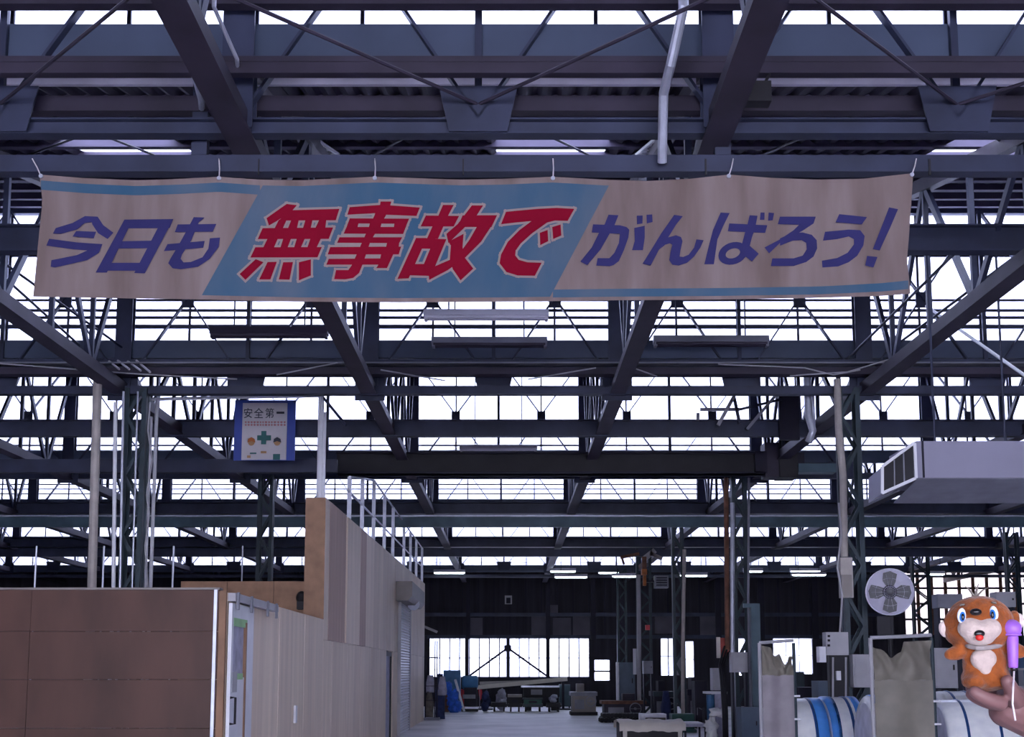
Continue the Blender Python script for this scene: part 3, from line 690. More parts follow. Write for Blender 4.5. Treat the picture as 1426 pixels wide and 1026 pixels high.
# ================================================================== COLUMNS
def lattice_column(label, x, Y, z1, group=None, w=0.32, dcol='steel_green'):
    t = thing('lattice_column', label, 'column', (x, Y, 0), group)
    for sx in (-1, 1):
        m = MB(); xx = x+sx*(w/2-0.035)
        m.bar((xx, Y-0.1, 0.02), (xx, Y-0.1, z1), 0.07, 0.012, up=(0,1,0)); m.bar((xx+sx*0.03, Y-0.06, 0.02), (xx+sx*0.03, Y-0.06, z1), 0.012, 0.08, up=(0,1,0))
        m.bar((xx, Y+0.1, 0.02), (xx, Y+0.1, z1), 0.07, 0.012, up=(0,1,0)); m.bar((xx+sx*0.03, Y+0.06, 0.02), (xx+sx*0.03, Y+0.06, z1), 0.012, 0.08, up=(0,1,0))
        m.build('flange', dcol, t)
    n = int(z1/0.42); h = z1/n; first = None
    for j in range(n):
        a, b = (-1, 1) if j % 2 == 0 else (1, -1)
        for yy in (Y-0.108, Y+0.108):
            MB().bar((x+a*(w/2-0.05), yy, j*h+0.03), (x+b*(w/2-0.05), yy, (j+1)*h), 0.05, 0.01, up=(0,1,0)).build('lacing_bar', dcol, t)
    MB().box((x-w*0.7, Y-0.25, 0), (x+w*0.7, Y+0.25, 0.025)).build('base_plate', dcol, t)
    return t
CZ = CHORD-0.02
XCL, XCR = Xp(190, 760, 17.7), Xp(1181, 760, 17.7)
lattice_column('tall green lattice column behind the brown plywood wall beside a beige pipe', XCL, 17.5, CZ)
lattice_column('tall green lattice column with grey switch boxes behind the fabric screens', XCR, 17.5, CZ)
lattice_column('green lattice column rising behind the plywood board under the safety sign', Xp(369, 760, 25.4), 25.4, CZ)
lattice_column('green lattice column with a rust-red pipe and a blue-grey pipe beside it', Xp(1031, 800, 25.4), 25.4, CZ)
lattice_column('slim lattice column with a brown pipe standing on a green base', Xp(945, 860, 32.8), 32.8, CZ)
lattice_column('distant lattice column with an orange hoist at its top', Xp(897, 860, 40.8), 40.8, CZ, w=0.5)
lattice_column('distant lattice column standing over the wrapped machine parts', Xp(866, 860, 49.0), 49.0, CZ, w=0.4)
lattice_column('dark lattice column in front of the warm grid window', Xp(1283, 840, 40.8), 40.8, CZ, w=0.6)
lattice_column('dark lattice column at the grid window behind the toy', Xp(1412, 840, 36.0), 36.0, CZ, w=0.4)

# pipes and boxes at the two near columns
def pipe(name, label, pxs, Y, r, m, z0=None, group=None, cat='pipe'):
    pts = [P(x, y, Y) for x, y in pxs]
    if z0 is not None: pts.append(Vector((pts[-1].x, pts[-1].y, z0)))
    return rod(name, label, cat, pts, r, m, group, 10)
pipe('round_pipe', 'thick beige pipe rising behind the brown plywood wall', [(136, 530), (131, 700), (128, 818)], 16.9, 0.062, 'beige_pipe', 0.0)
pipe('conduit_post', 'white upright post close to the left of the green lattice column', [(161, 560), (158, 818)], 17.2, 0.028, 'white_paint', 0.0)
pipe('conduit_post', 'thin grey upright post touching the green lattice column', [(172, 545), (167, 818)], 17.25, 0.018, 'galv', 0.0)
pipe('conduit_post', 'thin bright conduit running up the face of the green lattice column', [(192, 545), (184, 818)], 17.3, 0.014, 'galv', 0.0)
pipe('dangling_cable', 'loose pale cable dangling in loops beside the green lattice column', [(209, 560), (206, 600), (212, 640), (204, 690), (208, 715), (202, 760), (206, 818)], 17.36, 0.012, 'grey_paint', None, None, 'cable')
pipe('round_pipe', 'beige pipe clamped to the lattice column with the switch boxes', [(1166, 528), (1168, 600), (1174, 660), (1176, 775)], 17.34, 0.052, 'beige_pipe')
pipe('dangling_cable', 'pale twisted cable hanging on the lattice column with the switch boxes', [(1168, 700), (1172, 745), (1166, 790), (1173, 830), (1169, 890)], 17.20, 0.014, 'grey_paint', None, None, 'cable')
tr = thing('cable_trunking', 'grey cable trunking on the lattice column above the switch boxes', 'trunking', P(1179, 832, 17.26))
MB().px(1172, 776, 1187, 832, 17.26, 0.14).build('body', 'beige_pipe', tr); MB().px(1173, 800, 1186, 831, 17.22, 0.05).build('lower_cover', 'taupe', tr)
def cabinet(name, label, x0, y0, x1, y1, Y, dep, m, door=True, knob=True, cat='box', legs=False, group=None):
    a = P(x0, y1, Y); b = P(x1, y0, Y)
    base = 0.0 if legs else a.z
    t = thing(name, label, cat, ((a.x+b.x)/2, Y+dep/2, base), group)
    MB().box((a.x, Y, a.z), (b.x, Y+dep, b.z)).build('body', m, t)
    w = b.x-a.x; h = b.z-a.z
    if door:
        d = MB().box((a.x+w*0.08, Y-0.015, a.z+h*0.06), (b.x-w*0.08, Y, b.z-h*0.06)).build('door', m, t)
        if knob: MB().box((b.x-w*0.2, Y-0.035, a.z+h*0.45), (b.x-w*0.14, Y-0.015, a.z+h*0.58)).build('handle', 'black', d)
    if legs:
        for sx in (a.x+0.03, b.x-0.03): MB().box((sx-0.02, Y+0.03, 0), (sx+0.02, Y+dep-0.03, a.z)).build('leg', 'steel_dark', t)
    return t
sw = cabinet('switch_box', 'grey switch box with black sockets on the lattice column', 1151, 880, 1181, 912, 17.0, 0.2, 'grey_paint', door=False)
for dx, dy in ((1153, 884), (1153, 890), (1153, 897)): MB().px(dx, dy, dx+3, dy+3, 16.98, 0.02).build('socket', 'black', sw)
cabinet('switch_box', 'white small box left of the grey switch box', 1141, 900, 1150, 922, 17.0, 0.15, 'white_paint', knob=False)
cabinet('control_cabinet', 'grey-beige control cabinet beside the draped fabric screen', 1189, 911, 1216, 957, 17.2, 0.2, 'grey_paint')
pl = thing('upright_rail', 'black upright machine rail below the switch boxes', 'rail', (P(1172, 940, 17.1).x, 17.1, 0))
a = P(1158, 1026, 17.1); b = P(1181, 912, 17.1); MB().box((a.x, 17.1, 0), (b.x, 17.22, b.z)).build('back_plate', 'black', pl)
for x in (1160, 1178): MB().tube([P(x, 915, 17.09), P(x, 975, 17.09)], 0.014).build('guide_rod', 'grey_paint', pl)
MB().px(1165, 934, 1171, 947, 17.05, 0.05).build('clamp', 'white_paint', pl)
MB().box((a.x-0.05, 17.05, 0), (b.x, 17.25, 0.03)).build('foot_plate', 'black', pl)
pipe('round_pipe', 'rust-red pipe running up beside the green lattice column', [(1011, 665), (1013, 905)], 24.9, 0.05, 'rust', None)
pipe('round_pipe', 'blue-grey pipe running up beside the rust-red pipe', [(1020, 700), (1020, 900)], 24.95, 0.045, 'galv', 0.0)
pipe('round_pipe', 'thin grey pipe on the far side of the rust-red pipe column', [(1043, 665), (1042, 840)], 25.0, 0.025, 'grey_mid', 0.0)
pipe('round_pipe', 'thin brown pipe beside the slim lattice column', [(953, 765), (951, 900), (951, 985)], 32.4, 0.05, 'beige_pipe', 0.0)
pipe('round_pipe', 'pale upright pipe left of the distant orange hoist', [(889, 800), (890, 890), (890, 960)], 40.3, 0.07, 'grey_paint', 0.0)
po = thing('teal_post', 'teal painted hollow post beside the rust-red pipe column', 'post', (P(1054, 900, 24.0).x, 24.0, 0))
a = P(1049, 975, 24); b = P(1058, 840, 24); MB().box((a.x, 24, 0), (b.x, 24.14, b.z)).build('shaft', 'steel_teal', po); MB().box((a.x-0.14, 24.02, b.z-0.08), (b.x, 24.1, b.z)).build('arm', 'steel_teal', po)
MB().box((a.x-0.08, 23.9, 0), (b.x+0.08, 24.22, 0.03)).build('base_plate', 'steel_teal', po)
rb_ = thing('red_panel', 'dark red rounded guard panel leaning behind the rust-red pipe', 'panel', P(1012, 915, 24.98))
MB().prism([P(1003, 888, 24.98), P(1014, 888, 24.98), P(1017, 900, 24.98), P(1013, 912, 24.98), P(1003, 916, 24.98)], (0, 0.06, 0)).build('guard', 'red_paint', rb_)
MB().px(999, 887, 1003, 916, 24.94, 0.1).build('edge_strip', 'cream_sheet', rb_)

# ================================================================== PLYWOOD BUILDING
ge = ground(590, 1003); WX = ge.x; WY1 = ge.y
c0 = on_x(317, 825, WX); WY0 = c0.y
yU = on_x(452, 800, WX).y
ZLOW = c0.z; ZU0 = on_x(455, 694, WX).z; ZU1 = on_x(588, 809, WX).z; ZS = on_x(455, 891, WX).z
ws = thing('plywood_side_wall', 'long pale plywood side wall along the aisle, stepping up to full height', 'wall', (WX, (WY0+WY1)/2, 0))
TH = 0.12
y = WY0; j = 0
SHY0, SHY1 = on_x(554, 900, WX).y, on_x(568, 900, WX).y
DRY0, DRY1 = on_x(538, 900, WX).y, on_x(547, 900, WX).y
def sheet(y0, y1, z0, z1a, z1b, m, prou=0.0, g=0.006):
    v = [(WX-TH, y0+g, z0), (WX+prou, y0+g, z0), (WX+prou, y1-g, z0), (WX-TH, y1-g, z0), (WX-TH, y0+g, z1a), (WX+prou, y0+g, z1a), (WX+prou, y1-g, z1b), (WX-TH, y1-g, z1b)]
    return MB().add(v, [(0,3,2,1),(4,5,6,7),(0,1,5,4),(1,2,6,5),(2,3,7,6),(3,0,4,7)]).build('plywood_sheet', m, ws)
zt = lambda yy: ZU0+(ZU1-ZU0)*(yy-yU)/(WY1-yU)
ylist = [WY0]
while ylist[-1]+0.91 < yU-0.3: ylist.append(ylist[-1]+0.91)
ylist.append(yU)
for i, (a_, b_) in enumerate(zip(ylist, ylist[1:])): sheet(a_, b_, 0.0, ZLOW, ZLOW, ['ply_pale', 'ply_mid'][i % 2], 0.003*(i % 2))
yb_ = [yU]
while yb_[-1]+0.91 < DRY0-0.2: yb_.append(yb_[-1]+0.91)
yb_ += [DRY0, DRY1, SHY0-0.05, SHY1+0.05]
while yb_[-1]+0.95 < WY1-0.3: yb_.append(yb_[-1]+0.91)
yb_.append(WY1)
for i, (a_, b_) in enumerate(zip(yb_, yb_[1:])):
    if abs(a_-DRY0) < 1e-6 or abs(a_-(SHY0-0.05)) < 1e-6: continue
    sheet(a_, b_, 0.0, ZS-0.004, ZS-0.004, ['ply_pale', 'ply_mid', 'ply_pale'][i % 3], 0.003*(i % 2))
specials = [(452, 458, 'ply_pale'), (458, 481, 'ply_pink'), (483.5, 502, 'ply_pale'), (502, 510, 'ply_pink'), (510, 521, 'ply_pale')]
for x0_, x1_, m in specials:
    a_, b_ = on_x(x0_, 800, WX).y, on_x(x1_, 800, WX).y
    sheet(a_, b_, ZS+0.004, zt(a_), zt(b_), m, 0.004 if m == 'ply_pink' else 0.0)
ys_ = on_x(521, 800, WX).y; i = 0
while ys_ < WY1-0.05:
    b_ = min(ys_+0.91, WY1)
    if WY1-b_ < 0.3: b_ = WY1
    sheet(ys_, b_, ZS+0.004 if b_ > 0 else 0, zt(ys_), zt(b_), ['ply_mid', 'ply_pale', 'ply_mid'][i % 3], 0.003*(i % 2)); ys_ = b_; i += 1
MB().box((WX-0.30, yU-0.02, ZLOW-0.05), (WX-0.002, yU-0.001, ZU0)).build('end_board', 'ply_edge', ws)
MB().box((WX-0.10, WY0, 0), (WX-0.06, WY1, 0.05)).build('sill_plate', 'ply_edge', ws)
# side door in the wall
dr = thing('side_door', 'narrow dark framed glass door in the plywood wall before the roller shutter', 'door', (WX, (DRY0+DRY1)/2, 0))
MB().box((WX-0.10, DRY0+0.02, 0), (WX-0.02, DRY0+0.14, ZS-0.02)).build('frame', 'black', dr); MB().box((WX-0.10, DRY1-0.14, 0), (WX-0.02, DRY1-0.02, ZS-0.02)).build('frame', 'black', dr)
MB().box((WX-0.10, DRY0+0.02, ZS-0.12), (WX-0.02, DRY1-0.02, ZS-0.02)).build('frame', 'black', dr)
MB().box((WX-0.08, DRY0+0.14, 0.0), (WX-0.05, DRY1-0.14, ZS-0.12)).build('door_leaf', 'lilac_cloth', dr)
# roller shutter
sh = thing('roller_shutter', 'pale ribbed roller shutter with a grey housing box in the plywood wall', 'shutter', (WX, (SHY0+SHY1)/2, 0))
zh0, zh1 = on_x(551, 836, WX).z, on_x(551, 809, WX).z
ns = 48; h = (zh0+0.05)/ns; f0 = None
for j in range(ns):
    if f0 is None: f0 = MB().prism([(WX+0.02, SHY0, 0.005), (WX+0.05, SHY0, h*0.3), (WX+0.05, SHY0, h*0.7), (WX+0.02, SHY0, h)], (0, SHY1-SHY0, 0)).build('slat', 'white_paint', sh)
    else: clone(f0, (0, 0, h*j), sh)
yh0, yh1 = on_x(551, 820, WX).y, on_x(551, 820, WX).y+4.2
MB().prism([(WX+0.0, yh0, zh0), (WX+0.30, yh0, zh0), (WX+0.40, yh0, zh0+0.12), (WX+0.40, yh0, zh1), (WX, yh0, zh1)], (0, yh1-yh0, 0)).build('housing', 'taupe', sh)
for yy in (SHY0-0.06, SHY1+0.0): MB().box((WX+0.0, yy, 0), (WX+0.08, yy+0.06, zh0)).build('guide_rail', 'grey_paint', sh)
lp = thing('wall_lamp', 'white round lamp under the end of the shutter housing', 'lamp', on_x(571, 838, WX+0.3))
q = on_x(576, 836, WX+0.25); MB().ball(q-Vector((0,0,0.1)), (0.16, 0.2, 0.16)).build('globe', 'white_paint', lp, True); MB().tube([q, q+Vector((0,0,0.12))], 0.03).build('stem', 'grey_paint', lp)
# brown front wall of the building
fr = thing('plywood_front_wall', 'dark brown plywood wall facing the camera below the safety sign', 'wall', ((WX-3.6), WY0, 0))
xr = Xp(303, 900, WY0-0.06); zrows = [0.0, 0.55, 1.01, Zp(946, WY0-0.06), Zp(879, WY0-0.06), Zp(821, WY0-0.06)]
xcols = [xr - 1.82*i for i in range(5)]
for j, (z0, z1) in enumerate(zip(zrows, zrows[1:])):
    for i in range(4): MB().box((xcols[i+1]+0.002, WY0-0.06+0.001*((i+j) % 2), z0+0.002), (xcols[i]-0.002, WY0, z1-0.002)).build('plywood_panel', 'ply_dark', fr)
MB().box((xcols[-1], WY0-0.08, zrows[-1]), (xr+0.01, WY0+0.05, zrows[-1]+0.02)).build('top_cap', 'taupe', fr)
a = P(296.5, 900, WY0-0.07); b = P(301, 900, WY0-0.07); MB().box((a.x, WY0-0.085, 0), (b.x, WY0-0.062, zrows[-1])).build('corner_trim', 'galv', fr)
MB().box((xr, WY0-0.05, 0), (WX-0.002, WY0-0.001, ZLOW+0.01)).build('edge_board', 'ply_edge', fr)
# sliding door on the side wall
sd = thing('sliding_door', 'white sliding door with a film-covered window hung on the plywood side wall', 'door', (WX+0.06, WY0+0.6, 0))
y0, y1 = WY0-0.02, on_x(352, 900, WX+0.05).y; zt_ = on_x(330, 841, WX+0.05).z
yw0, yw1 = on_x(324, 900, WX+0.05).y, on_x(341, 900, WX+0.05).y; zw0, zw1 = on_x(335, 943, WX+0.05).z, on_x(335, 866, WX+0.05).z
mb = MB(); X1, X2 = WX+0.02, WX+0.055
mb.box((X1, y0, 0.02), (X2, yw0, zt_)); mb.box((X1, yw1, 0.02), (X2, y1, zt_)); mb.box((X1, yw0, 0.02), (X2, yw1, zw0)); mb.box((X1, yw0, zw1), (X2, yw1, zt_))
mb.build('leaf', 'white_paint', sd)
MB().box((X1+0.01, yw0, zw0), (X1+0.02, yw1, zw1)).build('window_film', 'lilac_cloth', sd)
MB().box((X2-0.01, yw0, zw1-0.05), (X2+0.004, yw1+0.05, zw1+0.03)).build('green_tape', 'green_tape', sd); MB().box((X2-0.01, yw0, zw0-0.02), (X2+0.004, yw1-0.1, zw0+0.04)).build('green_tape', 'green_tape', sd)
MB().box((X2-0.02, yw1-0.03, 0.02), (X2+0.012, yw1+0.02, zw1)).build('brown_slot', 'ply_edge', sd)
yy = on_x(321, 960, X2).y; MB().tube([(X2, yy, 1.05), (X2+0.05, yy, 1.05), (X2+0.05, yy, 1.3), (X2, yy, 1.3)], 0.012).build('pull_handle', 'black', sd)
MB().box((X2, WY0+0.05, 1.35), (X2+0.006, WY0+0.25, 1.55)).build('lock_plate', 'grey_paint', sd)
rl = thing('door_rail', 'grey overhead rail with roller hangers above the white sliding door', 'rail', (WX+0.06, WY0+1.2, zt_))
yr1 = on_x(386, 850, WX+0.06).y; MB().box((WX, WY0+0.02, zt_+0.02), (WX+0.075, yr1, zt_+0.10)).build('track', 'grey_paint', rl)
for yy in (WY0+0.12, WY0+0.75, WY0+1.6, yr1-0.15): MB().box((WX+0.07, yy-0.03, zt_-0.06), (WX+0.09, yy+0.03, zt_+0.11)).build('hanger', 'grey_mid', rl)
ls = tag(MB().box((WX+0.004, on_x(409, 1016, WX).y-0.06, 0.9), (WX+0.03, on_x(409, 1016, WX).y+0.06, 1.12)).build('light_switch', 'white_paint'), 'small white switch plate on the pale plywood side wall', 'switch')
# board behind the low wall
bd = thing('plywood_board', 'brown plywood board standing inside behind the low plywood wall', 'board', P(360, 850, 18.6))
a = P(250, 860, 18.6); b = P(446, 812, 18.6)
for i in range(3): xa = a.x+(b.x-a.x)*i/3; MB().box((xa+0.004, 18.6, 0), (a.x+(b.x-a.x)*(i+1)/3-0.004, 18.63, b.z+0.03)).build('plywood_panel', 'ply_edge', bd)
hb = thing('hanging_helmet', 'dark round helmet shape hung in front of the brown plywood board', 'helmet', P(420, 848, 18.52))
MB().ball(P(420, 832, 18.53), (0.085, 0.1, 0.10)).build('shell', 'black', hb, True); MB().box(tuple(P(413, 848, 18.42)), tuple(P(427, 838, 18.61))).build('brim', 'black', hb)
# white posts and rails over the building
def post(label, x, ya, yb, Y, r, group=None, name='guard_post', z0=None):
    a = P(x, ya, Y); b = P(x, yb, Y); b = Vector((a.x, Y, z0 if z0 is not None else b.z))
    return tag(MB().tube([a, b], r, 8).build(name, 'galv'), label, 'post', group)
for x in (51, 145, 242): post('thin pale stanchion standing behind the top of the brown plywood wall', x, 760, 822, 14.5, 0.012, 'stanchions behind the brown wall', z0=0.0)
for x in (338, 433): post('thin pale stanchion standing behind the plywood board', x, 760, 822, 19.2, 0.012, 'stanchions behind the plywood board', z0=0.0)
sf = thing('scaffold_frame', 'white pipe frame with a tall post standing on the plywood wall beside the safety sign', 'frame', (WX, 17.6, 0))
YF = 18.25
for x, yt, r in ((447.5, 549, 0.045), (462, 574, 0.026), (219, 556, 0.028), (211, 580, 0.020)):
    a = P(x, yt, YF); MB().tube([(min(a.x, WX-0.06), YF, (zt(YF)-0.03) if x > 400 else 0), Vector((min(a.x, WX-0.06), a.y, a.z))], r, 8).build('post', 'white_paint', sf)
MB().tube([P(210, 556, YF), P(330, 553, YF), P(450, 551, YF)], 0.026, 8).build('top_rail', 'white_paint', sf)
MB().tube([P(448, 551, YF), P(482, 592, YF-0.05)], 0.022, 8).build('brace', 'steel', sf)
gr = thing('guard_rail', 'white steel guard rail with slender posts along the top of the plywood wall', 'railing', (WX-0.05, 26, ZU0))
prev = None
for x, yt in [(487, 664), (505, 666), (521, 668), (536, 671), (548, 676), (563, 705), (572, 716), (580, 735), (588, 746)]:
    a = on_x(x, yt, WX-0.05); a.z = min(a.z, CHORD-0.2); b = Vector((WX-0.05, a.y, zt(a.y)-0.02))
    MB().bar(b, a, 0.07, 0.05).build('post', 'galv', gr)
    if prev is not None: MB().tube([prev, a], 0.022, 6).build('top_rail', 'galv', gr)
    prev = a
a = on_x(500, 686, WX-0.05)
for f in (0.45,):
    pts = [Vector((WX-0.05, yy, zt(yy)+0.5)) for yy in (on_x(487, 700, WX).y, on_x(530, 700, WX).y, on_x(588, 760, WX).y)]
    MB().tube(pts, 0.02, 6).build('mid_rail', 'galv', gr)

# ================================================================== SAFETY SIGN
SY = 20.3
sg = thing('safety_sign', 'white safety-first sign with green cross on a blue frame', 'sign', P(368, 645, SY))
MB().px(325, 557, 412, 641, SY+0.03, 0.03).build('blue_backing', 'blue_sign', sg)
MB().px(336, 561, 400, 640, SY, 0.03).build('board', 'sign_white', sg)
def text_mesh(name, body, px, py, hpx, Y, m, parent, sx=1.0, off=0.0):
    cu = bpy.data.curves.new(name, 'FONT'); cu.body = body; cu.align_x = 'CENTER'; cu.align_y = 'CENTER'; cu.size = 1.0; cu.offset = off; cu.fill_mode = 'FRONT'
    to = bpy.data.objects.new(name+'_src', cu); C.objects.link(to)
    dg = bpy.context.evaluated_depsgraph_get(); me = bpy.data.meshes.new_from_object(to.evaluated_get(dg))
    bpy.data.objects.remove(to)
    ys = [v.co.y for v in me.vertices]; xs = [v.co.x for v in me.vertices]
    if not ys: return None
    cx, cy = (min(xs)+max(xs))/2, (min(ys)+max(ys))/2
    sc = (Zp(py-hpx/2, Y)-Zp(py+hpx/2, Y))/(max(ys)-min(ys)); c = P(px, py, Y); org = ORIGIN[parent]
    for v in me.vertices: v.co = Vector((c.x+(v.co.x-cx)*sc*sx, Y, c.z+(v.co.y-cy)*sc)) - org
    me.materials.clear(); me.materials.append(M[m]); me.name = name
    o = bpy.data.objects.new(name, me); C.objects.link(o); o.parent = parent; ORIGIN[o] = org
    return o
for ch, x in zip('安全第一', (345.5, 360.3, 375.5, 391)):
    if ch == '一': MB().px(385, 573, 396, 576, SY-0.006, 0.004).build('letter', 'sign_black', sg)
    else: text_mesh('letter', ch, x, 575, 14.0, SY-0.004, 'sign_black', sg, 0.88, 0.006)
mb = MB()
xx = 341
random.seed(3)
while xx < 395:
    w = random.uniform(2.0, 3.6)
    mb.px(xx, 587, xx+w, 588.2, SY-0.004, 0.003); mb.px(xx, 591, xx+w, 592.2, SY-0.004, 0.003); mb.px(xx+w*0.4, 586.5, xx+w*0.6, 593, SY-0.004, 0.003); xx += w+1.4
mb.build('red_line_marks', 'sign_red', sg)
cr = MB(); cr.px(363.5, 600, 371, 618.5, SY-0.006, 0.004); cr.px(358, 606, 377.5, 613, SY-0.0055, 0.0035); cr.build('green_cross', 'sign_green', sg)
def face(cx, cy, hair, skin):
    MB().lathe(P(cx, cy, SY-0.004), (0, 1, 0), [(0, 0.055), (0.003, 0.055)], 14).build('worker_face', skin, sg)
    MB().prism([P(cx-5.5, cy, SY-0.008), P(cx-4.5, cy-5, SY-0.008), P(cx, cy-7.5, SY-0.008), P(cx+4.5, cy-5, SY-0.008), P(cx+5.5, cy, SY-0.008), P(cx, cy-2, SY-0.008)][::-1], (0, 0.003, 0)).build('worker_hat', hair, sg)
face(350, 616, 'orange', 'sign_tan'); face(386, 616, 'sign_black', 'sign_tan')
MB().px(380, 632, 390, 640, SY-0.006, 0.004).build('dark_patch', 'sign_green', sg); MB().px(348, 630, 357, 632, SY-0.006, 0.004).build('small_mark', 'sign_green', sg); MB().px(344, 634, 349, 637.5, SY-0.006, 0.004).build('small_mark', 'sign_tan', sg); MB().px(363, 628, 371, 631, SY-0.006, 0.004).build('small_mark', 'sign_tan', sg)
for x in (330, 407): MB().bar(P(x, 560, SY+0.07), Vector((P(x, 560, SY+0.07).x, SY+0.2, Zp(590, 20.5))), 0.03, 0.03).build('bracket', 'steel', sg)

# ================================================================== LAMPS
def lamp(label, x0, y0, x1, y1, Y, lit=False, group=None, hang=None, m='lamp_white', tube_m=None):
    a = P(x0, y1, Y); b = P(x1, y0, Y); h = b.z-a.z
    t = thing('strip_lamp', label, 'lamp', ((a.x+b.x)/2, Y, a.z), group)
    MB().prism([(a.x, Y-0.05, b.z), (a.x, Y+0.05, b.z), (a.x, Y+0.09, a.z+h*0.35), (a.x, Y-0.09, a.z+h*0.35)], (b.x-a.x, 0, 0)).build('reflector', m, t)
    for s_ in (-1, 1): MB().tube([(a.x+0.03, Y+s_*0.045, a.z+h*0.3), (b.x-0.03, Y+s_*0.045, a.z+h*0.3)], max(0.015, h*0.24), 8).build('tube', 'tube_lit' if lit else (tube_m or 'lamp_white'), t)
    for xx in (a.x+0.03, b.x-0.03): MB().box((xx-0.02, Y-0.07, a.z), (xx+0.02, Y+0.07, a.z+h*0.5)).build('socket', m, t)
    if hang:
        for f in (0.2, 0.8):
            x = a.x+(b.x-a.x)*f; MB().tube([(x, Y, b.z-0.01), (x, Y, roof_z(Y)+0.04)], 0.012, 6).build('hanger', 'steel', t)
    return t
lamp('unlit strip lamp hanging under the left blue slant of the banner', 293, 456, 457, 471, 16.9, m='steel_brown', tube_m='steel_brown', hang=0.8)
lamp('unlit strip lamp with brown reflector directly above the gutter board under the red letters', 601, 470, 762, 484, 17.2, m='grey_mid', tube_m='steel_brown', hang=0.8)
lamp('unlit strip lamp above the gutter board under the last navy letters', 910, 468, 1070, 483, 17.2, m='grey_mid', tube_m='steel_brown', hang=0.8)
lamp('pale translucent strip lamp hanging just below the red letters of the banner', 590, 432, 764, 446, 16.2, m='lamp_white', hang=0.7)
lamp('long white strip lamp in front of the glazing above the dark crane girder', 640, 620, 748, 628, 24.6, m='lamp_white', hang=0.6)
for i, (x0, x1, y0, Y) in enumerate([(604, 648, 793, 46), (766, 802, 791, 48), (772, 818, 799, 45), (852, 888, 798, 46), (833, 862, 793, 50), (943, 985, 797, 46), (1035, 1062, 791, 48), (1100, 1142, 791, 48), (1102, 1150, 796, 45), (1384, 1412, 766, 42), (1288, 1315, 795, 44)]):  # glowing strips in the distance, all built from the lamp model
    lamp('lit white strip in a row high in the distance', x0, y0, x1, y0+6, Y, True, 'lit strips in the distance', hang=0.25)
# ================================================================== CRANE
cg = thing('overhead_crane', 'black overhead crane girder with a hoist trolley crossing the hall', 'crane', P(765, 660, 23.2))
a = P(470, 646, 23.2); b = P(1062, 646, 23.2); h = Zp(632, 23.2)-Zp(661, 23.2)
MB().box((a.x, 23.1, a.z-h/2), (b.x, 23.35, a.z+h/2)).build('girder', 'black', cg); MB().box((a.x, 23.0, a.z+h/2-0.03), (b.x, 23.45, a.z+h/2)).build('top_flange', 'steel_dark', cg); MB().box((a.x, 23.0, a.z-h/2), (b.x, 23.45, a.z-h/2+0.03)).build('bottom_flange', 'steel_dark', cg)
MB().px(1086, 612, 1110, 664, 23.0, 0.5).build('motor', 'black', cg); MB().px(1066, 616, 1086, 664, 23.05, 0.4).build('trolley', 'steel_brown', cg); MB().px(1052, 628, 1068, 658, 23.0, 0.4).build('end_carriage', 'steel_dark', cg)
MB().px(1100, 630, 1120, 655, 23.1, 0.3).build('coupling', 'steel_dark', cg); MB().px(1112, 645, 1165, 657, 23.0, 0.3).build('drive_cover', 'steel_teal', cg)
for x in (476, 1060, 1095): MB().bar(P(x, 633, 23.3), Vector((P(x, 633, 23.3).x, 23.3, CHORD)), 0.08, 0.08).build('hanger', 'steel_dark', cg)
sp = thing('spray_pipe', 'bright metal exhaust pipe with elbow hanging near the switch box column', 'pipe', P(1128, 610, 18.2))
MB().tube([P(1124, 500, 18.0), P(1124, 530, 18.0), P(1126, 580, 18.0), P(1132, 600, 18.0), P(1126, 615, 18.0)], 0.055, 10).build('duct', 'galv', sp, True); MB().tube([P(1131, 540, 18.1), P(1133, 595, 18.1)], 0.03, 8).build('branch', 'galv', sp, True); MB().tube([P(1124, 497, 18), P(1124, 516, 18)], 0.10, 10).build('collar', 'grey_paint', sp, True)
hp = thing('hoist_panel', 'dark panel with hanging arms beside the bright exhaust pipe', 'panel', P(1098, 600, 20.45))
MB().px(1086, 548, 1112, 612, 20.43, 0.1).build('plate', 'steel_dark', hp); MB().bar(P(1040, 598, 20.4), P(1082, 548, 20.4), 0.05).build('arm', 'grey_mid', hp); MB().bar(P(975, 570, 20.4), P(1030, 570, 20.4), 0.05).build('arm', 'grey_mid', hp); MB().bar(P(1000, 592, 20.4), P(1022, 552, 20.4), 0.06).build('arm', 'grey_paint', hp); MB().bar(P(1022, 552, 20.4), P(1030, 590, 20.4), 0.05).build('arm', 'steel', hp)
MB().bar(P(972, 575, 20.4), P(972, 586, 20.4), 0.05).build('arm', 'grey_mid', hp); MB().bar(P(1030, 570, 20.4), P(1088, 556, 20.42), 0.04).build('arm', 'steel', hp)
# ================================================================== DUCT UNIT
du = thing('air_duct', 'large pale grey ceiling air duct with a black grille end', 'duct', P(1340, 690, 13.0))
YD = 13.0
z1, z0 = Zp(614, YD), Zp(665, YD)
xg = Xp(1277, 640, YD); xe = xg+5.0
MB().box((xg, YD, z0), (xe, YD+0.95, z1)).build('body', 'duct', du)
gx = Xp(1228, 660, YD+0.5)
